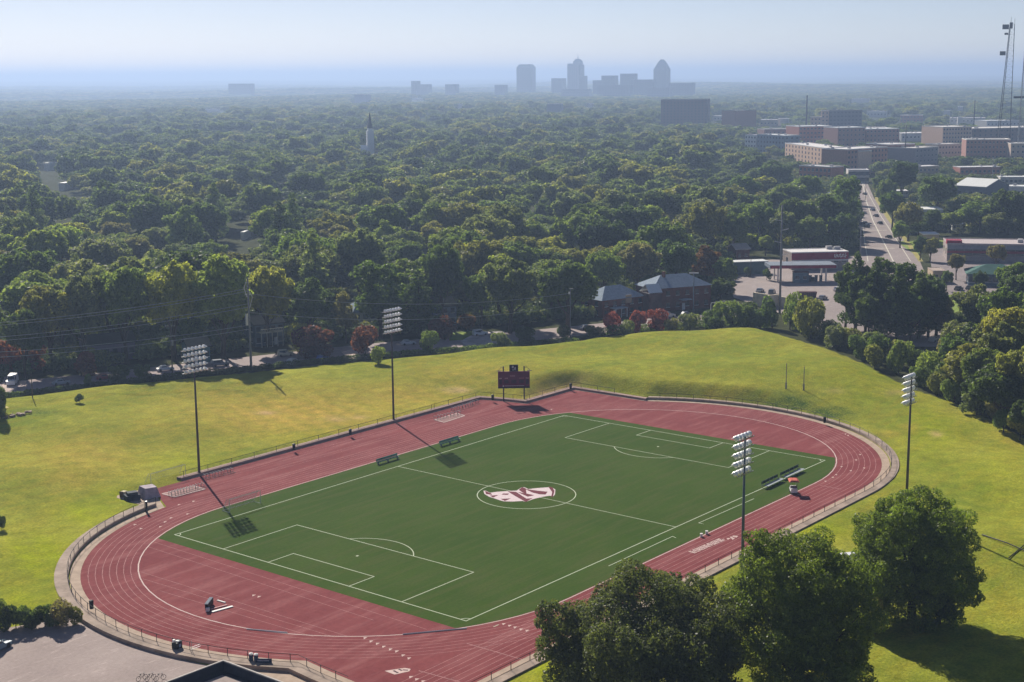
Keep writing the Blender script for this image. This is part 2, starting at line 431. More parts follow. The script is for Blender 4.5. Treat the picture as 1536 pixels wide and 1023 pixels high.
strip(b, [(9.15*math.cos(2*PI*k/64), 9.15*math.sin(2*PI*k/64)) for k in range(64)], .17, z+.008, True)
for s in (-1, 1):
    strip(b, [(s*LW, -20.15), (s*(LW-16.5), -20.15), (s*(LW-16.5), 20.15), (s*LW, 20.15)], .16, z+.004)
    strip(b, [(s*LW, -9.15), (s*(LW-5.5), -9.15), (s*(LW-5.5), 9.15), (s*LW, 9.15)], .16, z+.004)
    a0 = math.degrees(math.acos(5.5/9.15)); px = s*(LW-11)
    strip(b, [(px-s*9.15*math.cos(R(t)), 9.15*math.sin(R(t))) for t in np.linspace(-a0, a0, 20)], .16, z+.008)
    strip(b, [(px-.25, 0), (px+.25, 0)], .4, z+.004)
    for t in (-1, 1):
        strip(b, [(s*LW-s*math.cos(R(q)), t*w2-t*math.sin(R(q))) for q in np.linspace(0, 90, 6)], .14, z+.008)
for L_ in ([(913, 849), (1009, 804.5), (1014, 807)], [(1055, 786), (1048, 784.5), (1131, 748)], [(740, 940.5), (748, 937)]):
    strip(b, [tuple(G(u, v)[:2]) for u, v in L_], .14, z+.004)
b.build('pitch_markings', LINE)['kind'] = 'structure'
# inner kerb line and lane lines
def stadium(r, n=36): return arc(CX, r, -90, 90, n) + arc(-CX, r, 90, 270, n)
b = MB(); strip(b, stadium(RI-.1), .20, .012, True); b.build('track_kerb_line', CURB)['kind'] = 'structure'
b = MB()
for k in range(1, 8):
    r = RI+1.08*k
    strip(b, stadium(r), .11, .004, True)
    strip(b, [(-CX, -r), (-100, -r)], .11, .0083)
for y in np.linspace(48.9, 57.4, 5): pass
for (x0, x1, y) in ((-33, 55, 50.1), (-33, 55, 51.4), (-25, 50, 54.4), (-25, 50, 55.7)):
    strip(b, [(x0, y), (x1, y)], .09, .004)
for (u0, v0, u1, v1) in ((1230, 728, 1262, 734), (1228, 727, 1228.5, 727.3), (700, 965, 830, 1003), (628, 1006, 690, 1023), (700, 596, 702, 597)):
    p, q = G(u0, v0), G(u1, v1); strip(b, [p[:2], q[:2]], .22, .0125)
# runway seams in the end zones
for (u0, v0, u1, v1) in ((228, 812, 640, 944), (222, 820, 560, 930), (212, 858, 520, 954), (214, 868, 500, 955), (240, 886, 470, 955), (225, 906, 300, 930)):
    p, q = G(u0, v0), G(u1, v1); strip(b, [p[:2], q[:2]], .10, .004)
b.build('lane_markings', LANE)['kind'] = 'structure'
# exchange marks, stencil panel and lettering in the lanes
b = MB(); MARKW = mat('track_mark_paint', (.62, .46, .43), .85, .1, 2)
def dab(u, v, s=.42, z=.0165):
    p = G(u, v); b.quad((p.x-s, p.y-s*.6, z), (p.x+s, p.y-s*.3, z), (p.x+s*.2, p.y+s*.7, z))
for (u, v) in ((547, 957), (556, 962), (565.5, 965.5), (575, 970), (585, 974), (594.5, 977), (604, 983), (613, 987.5), (615.5, 1015.5), (624.5, 1019), (634, 1022),
               (755, 936), (764, 938.5), (772, 941), (781, 944), (790, 946), (202, 787), (211, 793), (240, 790), (247, 783), (281, 771), (256, 777), (290, 752), (268, 757),
               (1268, 651), (1272, 653), (1290, 682), (1284, 690), (1276, 706), (1262, 700), (1296, 702), (380, 893), (388, 895), (1254, 712), (1249, 716), (827, 614), (1238, 722)): dab(u, v)
SX = [(0, 0, .9), (1.1, 0, .9), (2.2, .1, 1.0), (3.5, 0, .9), (4.7, .1, .9), (6.0, 0, 1.1), (7.4, .1, 1.0), (8.7, 0, 1.2), (10.2, .1, 1.2)]
p0, p1 = G(1038, 829), G(1085, 808.5); dv = (p1-p0); Lx = dv.length; e1 = dv/Lx; e2 = Vector((-e1.y, e1.x, 0))
rs = random.Random(3)
for k in range(9):                                   # worn letter strokes, too faint in the photo to read
    o = p0+e1*(k*Lx/9)
    for q in range(4):
        a = o+e1*rs.uniform(0, .5)*Lx/9+e2*(-.55+q*.36); c = a+e1*rs.uniform(.35, .62)*Lx/9+e2*.20
        b.quad((a.x, a.y, .0165+.002*q), ((a+e1*.62*Lx/9).x, (a+e1*.62*Lx/9).y, .0165+.002*q), ((a+e1*.62*Lx/9+e2*.2).x, (a+e1*.62*Lx/9+e2*.2).y, .0165+.002*q), ((a+e2*.2).x, (a+e2*.2).y, .0165+.002*q))
    a = o+e2*-.55
    b.quad((a.x, a.y, .025), (a.x+e1.x*.28, a.y+e1.y*.28, .025), ((a+e1*.28+e2*1.3).x, (a+e1*.28+e2*1.3).y, .025), ((a+e2*1.3).x, (a+e2*1.3).y, .025))
for u, v in ((1092, 808), (1097, 806), (1101, 804.5), (1099, 808), (1104, 805)): dab(u, v, .55)
pn = [G(u, v) for u, v in ((577, 1006.5), (607, 1002), (616, 1003.5), (614, 1007), (592, 1012))]
b.quad(*[(p.x, p.y, .0165) for p in pn])
b.build('track_marks', MARKW)['kind'] = 'structure'
b = MB()
for (u0, v0, u1, v1) in ((590, 1006, 597, 1009.5), (598, 1004, 603, 1006), (604, 1005, 612, 1005.5)):
    p, q = G(u0, v0), G(u1, v1); strip(b, [p[:2], q[:2]], .30, .0205)
b.build('stencil_marks', mat('dark_stencil', (.08, .04, .045), .9, .1, 2))['kind'] = 'structure'
# centre emblem painted on the turf
def emb(pts, z, bb): bb.quad(*[(lambda q: (q.x, q.y, z))(G(700+x/8.533, 710+y/8.533)) for x, y in pts[::-1]])
bw, bm = MB(), MB()
emb([(215, 225), (240, 222), (300, 250), (380, 238), (520, 228), (640, 222), (700, 182), (740, 178), (790, 203), (900, 190), (1040, 180), (1100, 185), (1135, 210), (1130, 270), (1110, 295), (1060, 288), (980, 300), (860, 328), (760, 365), (715, 355), (600, 362), (480, 360), (420, 345), (350, 320), (290, 302), (228, 265)], .022, bw)
for pl in ([(240, 235), (310, 258), (322, 272), (250, 264)], [(672, 215), (710, 190), (752, 200), (762, 250), (720, 240)], [(760, 212), (900, 228), (1022, 238), (1000, 264), (930, 262), (850, 246)],
           [(540, 250), (640, 256), (700, 288), (760, 318), (830, 312), (752, 348), (700, 326), (620, 290)], [(660, 248), (760, 262), (856, 278), (780, 292)],
           [(1048, 190), (1100, 198), (1120, 230), (1106, 276), (1080, 290), (1094, 240)], [(440, 330), (560, 326), (490, 350)], [(300, 288), (400, 283), (340, 306)], [(470, 262), (540, 262), (520, 275), (450, 272)]):
    cx_ = sum(q[0] for q in pl)/len(pl); cy_ = sum(q[1] for q in pl)/len(pl); emb([(cx_+(x-cx_)*1.12, cy_+(y-cy_)*1.4) for x, y in pl], .027, bm)
bw.build('pitch_emblem', mat('emblem_white', (.66, .54, .56), .85, .08, 2))['kind'] = 'structure'
bm.build('pitch_emblem_detail', mat('emblem_maroon', (.14, .02, .035), .85, .1, 2))['kind'] = 'structure'

# concrete surround: inner flat strip, low wall slab with walkway
def offset(poly, d):
    n = len(poly); out = []
    for k in range(n):
        a, p, c = (Vector(poly[k-1]), Vector(poly[k]), Vector(poly[(k+1) % n]))
        t1 = (p-a).normalized(); t2 = (c-p).normalized(); n1 = Vector((t1.y, -t1.x)); n2 = Vector((t2.y, -t2.x)); nn = (n1+n2)
        nn = nn.normalized() if nn.length > .01 else n1
        out.append(p+nn*d/max(.5, nn.dot(n1)))
    return out
def ring(name, d0, d1, z0, z1, m, i0=0, i1=None, wall=True):
    A, B = offset(OUT, d0), offset(OUT, d1); b = MB(); n = len(OUT); i1 = n if i1 is None else i1
    for k in range(i0, i1-1):
        b.quad((*A[k], z1), (*B[k], z1), (*B[k+1], z1), (*A[k+1], z1))
        if wall:
            b.quad((*A[k+1], z0), (*A[k], z0), (*A[k], z1), (*A[k+1], z1)); b.quad((*B[k], z0), (*B[k+1], z0), (*B[k+1], z1), (*B[k], z1))
    o = b.build(name, m); o['kind'] = 'structure'; return o
NA = 6+43; nO = len(OUT)
ring('track_verge', 0.0, 1.55, -.2, .015, CONC, 0, NA, False)
ring('track_verge', 0.0, .55, -.2, .015, CONC, NA-1, NA+8, False)
ring('track_verge', 0.0, 1.6, -.2, .015, CONC, NA+10, nO-1, False)
WALKM = mat('walkway_concrete', (.36, .28, .23), .9, .25, .35, bump=.15)
ring('walkway', 1.75, 3.3, -.3, .52, WALKM, 0, NA)
ring('walkway', .6, 1.9, -.3, .50, CONCP, NA-1, NA+8)
ring('walkway', 1.8, 3.9, -.3, .55, WALKM, NA+10, nO-1)
sheet('jump_apron', [tuple(G(u, v)[:2]) for u, v in ((229, 734.5), (205, 736), (170, 745), (205, 757), (208, 764), (246, 760.5))], .03, CONC)

def mat_asphalt(name, c0, c1):
    m, n, b = nodes(name); f = noise(n, .12, 5, .65); f2 = noise(n, 1.8, 4, .7); f3 = noise(n, .35, 6, .75, stretch=(.5, 3, 1, .5))
    c = mixc(n, ramp(n, f, 0, 1, .3, .7), c0, c1)
    c = mixc(n, ramp(n, f3, 0, .8, .56, .68), c, tuple(min(1, x*1.45) for x in c1))
    c = mixc(n, 1.0, c, mixc(n, ramp(n, f2, 0, 1, .3, .7), (.88, .88, .88), (1.1, 1.1, 1.1)), 'MULTIPLY')
    n.links.new(c, b.inputs['Base Color']); b.inputs['Roughness'].default_value = .95; b.inputs['Specular IOR Level'].default_value = .1; return m
ASPH = mat_asphalt('worn_asphalt', (.31, .25, .235), (.385, .315, .295))
ROADM = mat_asphalt('road_asphalt', (.19, .155, .155), (.25, .205, .20))
sheet('car_park', LOT, -.01, ASPH)
sheet('paved_apron', APRON, .004, CONC)

# ------------------------------------------------------------------ roads and lots in the town
def px_poly(l): return [tuple(G(u, v)[:2]) for u, v in l]
sheet('street', px_poly([(-300, 628), (0, 594), (120, 578), (250, 565), (350, 553), (450, 542), (575, 530), (700, 520), (850, 506), (920, 497), (1000, 489), (1080, 482), (1120, 478),
      (1120, 468), (1060, 471), (980, 477), (900, 485), (800, 495), (700, 503), (600, 511), (500, 521), (400, 532), (250, 548), (120, 562), (0, 574), (-300, 602)]), -.008, mat_asphalt('street_asphalt', (.30, .245, .24), (.38, .31, .30)))
sheet('town_road', px_poly([(1180, 474), (1235, 466), (1290, 386), (1288, 350), (1290, 330), (1286, 300), (1283, 276), (1281, 256), (1290, 256), (1299, 270), (1311, 297), (1330, 325), (1352, 352), (1380, 392), (1400, 440), (1440, 520), (1300, 520)]), -.002, mat_asphalt('pale_road', (.26, .215, .21), (.32, .27, .26)))
sheet('forecourt', px_poly([(1095, 392), (1285, 384), (1292, 430), (1262, 470), (1170, 470), (1100, 446)]), -.006, mat_asphalt('forecourt_concrete', (.28, .235, .23), (.36, .30, .285)))
sheet('car_park', px_poly([(1392, 372), (1560, 366), (1560, 445), (1405, 443)]), -.012, mat_asphalt('lot_asphalt', (.22, .19, .19), (.30, .25, .25)))
b = MB()
strip(b, px_poly([(1290, 262), (1294, 276), (1299, 300), (1309, 330), (1322, 356), (1340, 392)]), .5, .004)
strip(b, px_poly([(1285, 276), (1289, 300), (1294, 330), (1296, 356), (1302, 392)]), .35, .004)
strip(b, px_poly([(1289, 262), (1306, 297), (1322, 325), (1340, 352), (1366, 392)]), .35, .004)
for v in (345, 372, 286): strip(b, px_poly([(1290, v), (1306+(v-286)*.42, v+.5)]), 1.0, .008)
b.build('road_markings', mat('road_paint', (.62, .58, .50), .9, .2, .5))['kind'] = 'structure'
VERGE = mat('dry_verge_grass', (.34, .30, .09), .95, .3, .3)
LAWN = mat('bright_lawn', (.20, .27, .045), .95, .25, .25)
sheet('road_verge', px_poly([(1311, 288), (1319, 300), (1340, 333), (1360, 357), (1385, 392), (1378, 392), (1352, 356), (1330, 328), (1313, 300)]), .004, VERGE)
sheet('lawn', px_poly([(1422, 442), (1462, 441), (1456, 480), (1436, 486)]), .002, LAWN)
sheet('lawn', px_poly([(1345, 362), (1420, 360), (1418, 368), (1372, 382)]), .002, LAWN)
sheet('lawn', px_poly([(672, 499), (715, 496), (718, 508), (674, 511)]), .004, LAWN)
sheet('lawn', px_poly([(1170, 372), (1255, 370), (1258, 377), (1185, 380)]), .002, LAWN)
sheet('driveway', px_poly([(512, 528), (538, 521), (580, 540), (530, 545)]), .008, mat_asphalt('pale_drive', (.5, .40, .36), (.56, .45, .4)))
sheet('patio', px_poly([(690, 512), (716, 498), (756, 497), (762, 512), (700, 519)]), .008, mat('stone_paving', (.45, .40, .40), .9, .3, .4))
sheet('driveway', px_poly([(0, 592), (8, 560), (24, 556), (28, 580)]), .008, mat_asphalt('pale_drive_left', (.5, .40, .36), (.56, .45, .4)))
sheet('forest_road', px_poly([(700, 262), (706, 262), (712, 290), (704, 290)]), .05, CONC)

# ------------------------------------------------------------------ vegetation
def leafcloud(lobes, n, size, seed, inner=.12, flat=0.0):
    """leaf clumps spread over the outside of a set of lobes; returns vertices, quads"""
    g = np.random.default_rng(seed); L = np.array(lobes, float); wt = L[:, 3]**2; wt /= wt.sum()
    m = int(n*2.4); k = g.choice(len(L), m, p=wt)
    d = g.normal(size=(m, 3)); d /= np.linalg.norm(d, axis=1)[:, None]
    rr = np.where(g.random(m) < inner, g.uniform(.35, .9, m), g.uniform(.86, 1.14, m))
    P = L[k, :3] + d*(L[k, 3]*rr)[:, None]*np.array([1, 1, .85])
    keep = np.ones(m, bool)
    for i in range(len(L)):
        q = np.linalg.norm((P-L[i, :3])/np.array([1, 1, .85]), axis=1) < L[i, 3]*.74
        keep &= ~(q & (k != i) & (g.random(m) > .06))
    P, d = P[keep][:n], d[keep][:n]; m = len(P)
    N = d*.9 + g.normal(size=(m, 3))*.62; N[:, 2] += .25; N /= np.linalg.norm(N, axis=1)[:, None]
    T = np.cross(N, g.normal(size=(m, 3))); T /= np.linalg.norm(T, axis=1)[:, None]; B = np.cross(N, T)
    s = size*g.uniform(.55, 1.35, m)[:, None]; a = T*s*.5; b = B*s*.5*g.uniform(.5, 1, m)[:, None]
    bend = N*s*.18
    V = np.stack([P-a*.9-b*.4, P+b*.8-bend, P+a+b*.3, P-b*1.0+bend*.4], 1).reshape(-1, 3)
    return V, np.arange(4*m).reshape(-1, 4)
def broad_lobes(seed, rx=6.2, rz=6.0, zc=12.5, n=20, r0=1.9, r1=3.4, low=-.45):
    g = random.Random(seed); out = []
    sx, sy = g.uniform(.85, 1.15), g.uniform(.85, 1.15)
    while len(out) < n:
        v = Vector((g.gauss(0, 1), g.gauss(0, 1), g.gauss(0, 1))).normalized()
        if v.z < low: continue
        k = g.uniform(.72, 1.0); p = (v.x*rx*sx*k, v.y*rx*sy*k, zc+v.z*rz*k, g.uniform(r0, r1)*(1.15-.3*abs(v.z)))
        if any((p[0]-q[0])**2+(p[1]-q[1])**2+(p[2]-q[2])**2 < (1.6)**2 for q in out) and g.random() < .7: continue
        out.append(p)
    out.append((0, 0, zc, rx*.62)); return out
def dome_lobes(seed, rx, rz, zc, n, low=-.75):
    g = random.Random(seed); out = []; sx, sy = g.uniform(.85, 1.12), g.uniform(.88, 1.12)
    for k in range(n*3):                         # spread the big masses evenly over one rounded crown
        t = 1-(1-low)*(k+.5)/(n*3)*1.0; a = k*2.39996+g.uniform(-.4, .4)
        if k % 3: continue
        s_ = math.sqrt(max(0, 1-t*t)); q = g.uniform(.52, .80)
        out.append((rx*sx*q*s_*math.cos(a), rx*sy*q*s_*math.sin(a), zc+rz*q*t, rx*g.uniform(.30, .44)))
    out.append((0, 0, zc, rx*.6)); return out
def clumps(lobes, seed, per=7, k0=.34, k1=.52):
    g = random.Random(seed+500); out = []
    for (x, y, z, r) in lobes[:-1]:
        out.append((x, y, z, r*.80))
        for _ in range(per):
            v = Vector((g.gauss(0, 1), g.gauss(0, 1), g.gauss(.15, 1))).normalized(); q = r*g.uniform(.72, 1.0)
            out.append((x+v.x*q, y+v.y*q, z+v.z*q*.85, r*g.uniform(k0, k1)))
    out.append(lobes[-1]); return out
def pine_lobes(seed, h=24, r=4.2):
    g = random.Random(seed); out = []
    for k in range(58):
        t = k/57; z = h*(.14+.84*t); rad = r*(min(1, 1.5*(1-t)))**.7*g.uniform(.2, 1.0)*(.75+.25*math.sin(k*1.7)); a = g.uniform(0, 2*PI)
        out.append((rad*math.cos(a), rad*math.sin(a), z, (1.25*(1-t)+.75)*g.uniform(.75, 1.2)))
    return out
def shrub_lobes(seed):
    g = random.Random(seed); out = []
    for k in range(9):
        a = g.uniform(0, 2*PI); r = g.uniform(.3, 1.5); out.append((r*math.cos(a), r*math.sin(a), g.uniform(.7, 2.3), g.uniform(.6, 1.05)))
    return out
def trunk_mesh(name, h, r, lobes, seed, nb=7):
    lobes = sorted(lobes, key=lambda q: -q[3])[:40]
    g = random.Random(seed); b = MB()
    lean = Vector((g.uniform(-.06, .06), g.uniform(-.06, .06), 1))
    b.tube([(0, 0, -.4), lean*h*.3, lean*h*.62, lean*h*.9], [r*1.35, r, r*.6, r*.2], 8)
    for q in g.sample(lobes, min(nb, len(lobes))):
        s = lean*h*g.uniform(.22, .5); e = Vector(q[:3]); mid = s.lerp(e, .5)+Vector((0, 0, -.06*h*g.random()))
        b.tube([s, mid, e], [r*.45, r*.28, r*.1], 6)
    o = b.build(name, BARK, smooth=True); me = o.data; bpy.data.objects.remove(o); return me
PROTO = {}
def proto(key, kind, lobes, n, size, h, tr, seed, m=LEAF, nb=7, **k):
    V, F = leafcloud(lobes, n, size, seed, **k)
    cm = mesh_np('crown', V, F, m)
    tm = trunk_mesh('trunk', h, tr, lobes, seed, nb)
    xy = np.abs(V[:, :2]).max(0).mean()
    PROTO[key] = (cm, tm, float(xy)*.93, float(V[:, 2].max()), kind)
for i in range(8): proto('b%d' % i, 'broad', clumps(dome_lobes(40+i, 7.0, 6.0 if i % 3 else 5.0, 11.5, 15+i), i, 9, .24, .38), 10500, .74, 11, .45, i)
proto('t0', 'tall', clumps(broad_lobes(71, 4.0, 8.2, 13.5, 20, 1.5, 2.6, -.8), 1, 5), 7500, .7, 16, .4, 31)
proto('t1', 'tall', clumps(broad_lobes(72, 4.6, 7.6, 13.0, 20, 1.6, 2.7, -.8), 2, 5), 7500, .7, 16, .4, 32)
for i in range(3): proto('p%d' % i, 'pine', pine_lobes(80+i, 24, 4.4), 7000, .62, 22, .35, 50+i, inner=.3)
for i in range(4): proto('s%d' % i, 'shrub', shrub_lobes(90+i), 2200, .30, 1.6, .09, 60+i, nb=5)

GREENS = {'dark green': (.084, .120, .056), 'deep green': (.118, .168, .068), 'mid green': (.185, .240, .095), 'olive': (.240, .240, .100),
          'yellow-green': (.320, .320, .100), 'brownish green': (.235, .215, .135), 'grey-green': (.190, .220, .130), 'light green': (.260, .310, .110),
          'dark red': (.155, .062, .070), 'pink-red': (.27, .075, .11), 'rusty': (.17, .085, .045), 'rosy': (.26, .105, .110)}
def tree(key, loc, sr, sz, tint, label, cat='tree', name='tree', group=None, rz=None, var=.12):
    cm, tm = PROTO[key][:2]
    t = thing(name, label, cat, loc, rnd.uniform(0, 2*PI) if rz is None else rz, group); t.scale = (sr, sr, sz)
    cr = bpy.data.objects.new('crown', cm); COL.objects.link(cr); cr.parent = t
    c = GREENS[tint]; k = rnd.uniform(1-var, 1+var); cr.color = (c[0]*k*rnd.uniform(.94, 1.06), c[1]*k, c[2]*k*rnd.uniform(.9, 1.1), 1)
    tr = bpy.data.objects.new('trunk', tm); COL.objects.link(tr); tr.parent = t
    return t
def height_for(p, vtop):
    lo, hi = 0, 400
    for _ in range(40):
        md = (lo+hi)/2
        if proj(p[0], p[1], p[2]+md)[1] > vtop: lo = md
        else: hi = md
    return lo
PLACED = []   # (x, y, radius) of everything hand placed
BLOCK = []    # (u0, v0, u1, v1, distance): picture windows kept clear of filler trees standing nearer than this
def tree_px(u, vt, vb, wpx, keys, tint, label, **k):
    p = GH(u, vb); D = depth(p); h = height_for(p, vt); rad = wpx*D/FPX/2
    key = rnd.choice(keys.split()); P = PROTO[key]
    PLACED.append((p.x, p.y, rad, 0)); return tree(key, p, rad/P[2], h/P[3], tint, label, **k)

# --- the three big trees in front, each with its own dense crown
def big_tree(u, vb, vt, wpx, seed, tint, label, size, n, nl, rr, xs=1.0, lean=(0, 0), trunk_r=.55, flat=.9, low=-.35, dm=0, zk=.5):
    p = GH(u, vb); D = depth(p)+dm; h = height_for(p, vt); rad = wpx*D/FPX/2
    zc = h*zk; rx = rad*.86; rz = (h-zc)*.90
    lobes = dome_lobes(seed, rx, rz, zc, nl//2, low)[:-1]+broad_lobes(seed, rx*1.04, rz*1.04, zc, nl//2, rr[0]*.8, rr[1]*.8, low)[:-1]
    lobes = [(x+lean[0], y+lean[1], z, r) for x, y, z, r in lobes]
    lobes += [(lean[0]+rx*.2, lean[1], zc+rz*.25, rx*.42), (lean[0]-rx*.3, lean[1]+rx*.2, zc, rx*.38)]
    V, F = leafcloud(clumps(lobes, seed, 10, .22, .42), n, size, seed, inner=.10)
    cm = mesh_np('crown', V, F, LEAFN)
    t = thing('tree', label, 'tree', p, 0)
    cr = bpy.data.objects.new('crown', cm); COL.objects.link(cr); cr.parent = t; cr.color = (*GREENS[tint], 1) if isinstance(tint, str) else (*tint, 1)
    tr = bpy.data.objects.new('trunk', trunk_mesh('trunk', h*.62, trunk_r, lobes, seed, 16)); COL.objects.link(tr); tr.parent = t
    return t
big_tree(968, 1078, 872, 330, 5, (.105, .125, .060), 'large dark dome-shaped tree with greyish leaves, leftmost of the three big front trees', .30, 150000, 60, (1.6, 2.8), low=-.6)
big_tree(1196, 1062, 779, 284, 9, (.140, .185, .045), 'big green tree between the dark dome-shaped tree and the lighter tree on the right', .29, 150000, 66, (1.5, 2.6), low=-1, zk=.46)
big_tree(1368, 930, 726, 214, 14, (.160, .215, .048), 'broad bright green tree on the right lawn with a wide shadow beside it', .28, 135000, 62, (1.4, 2.5), low=-1, zk=.47)

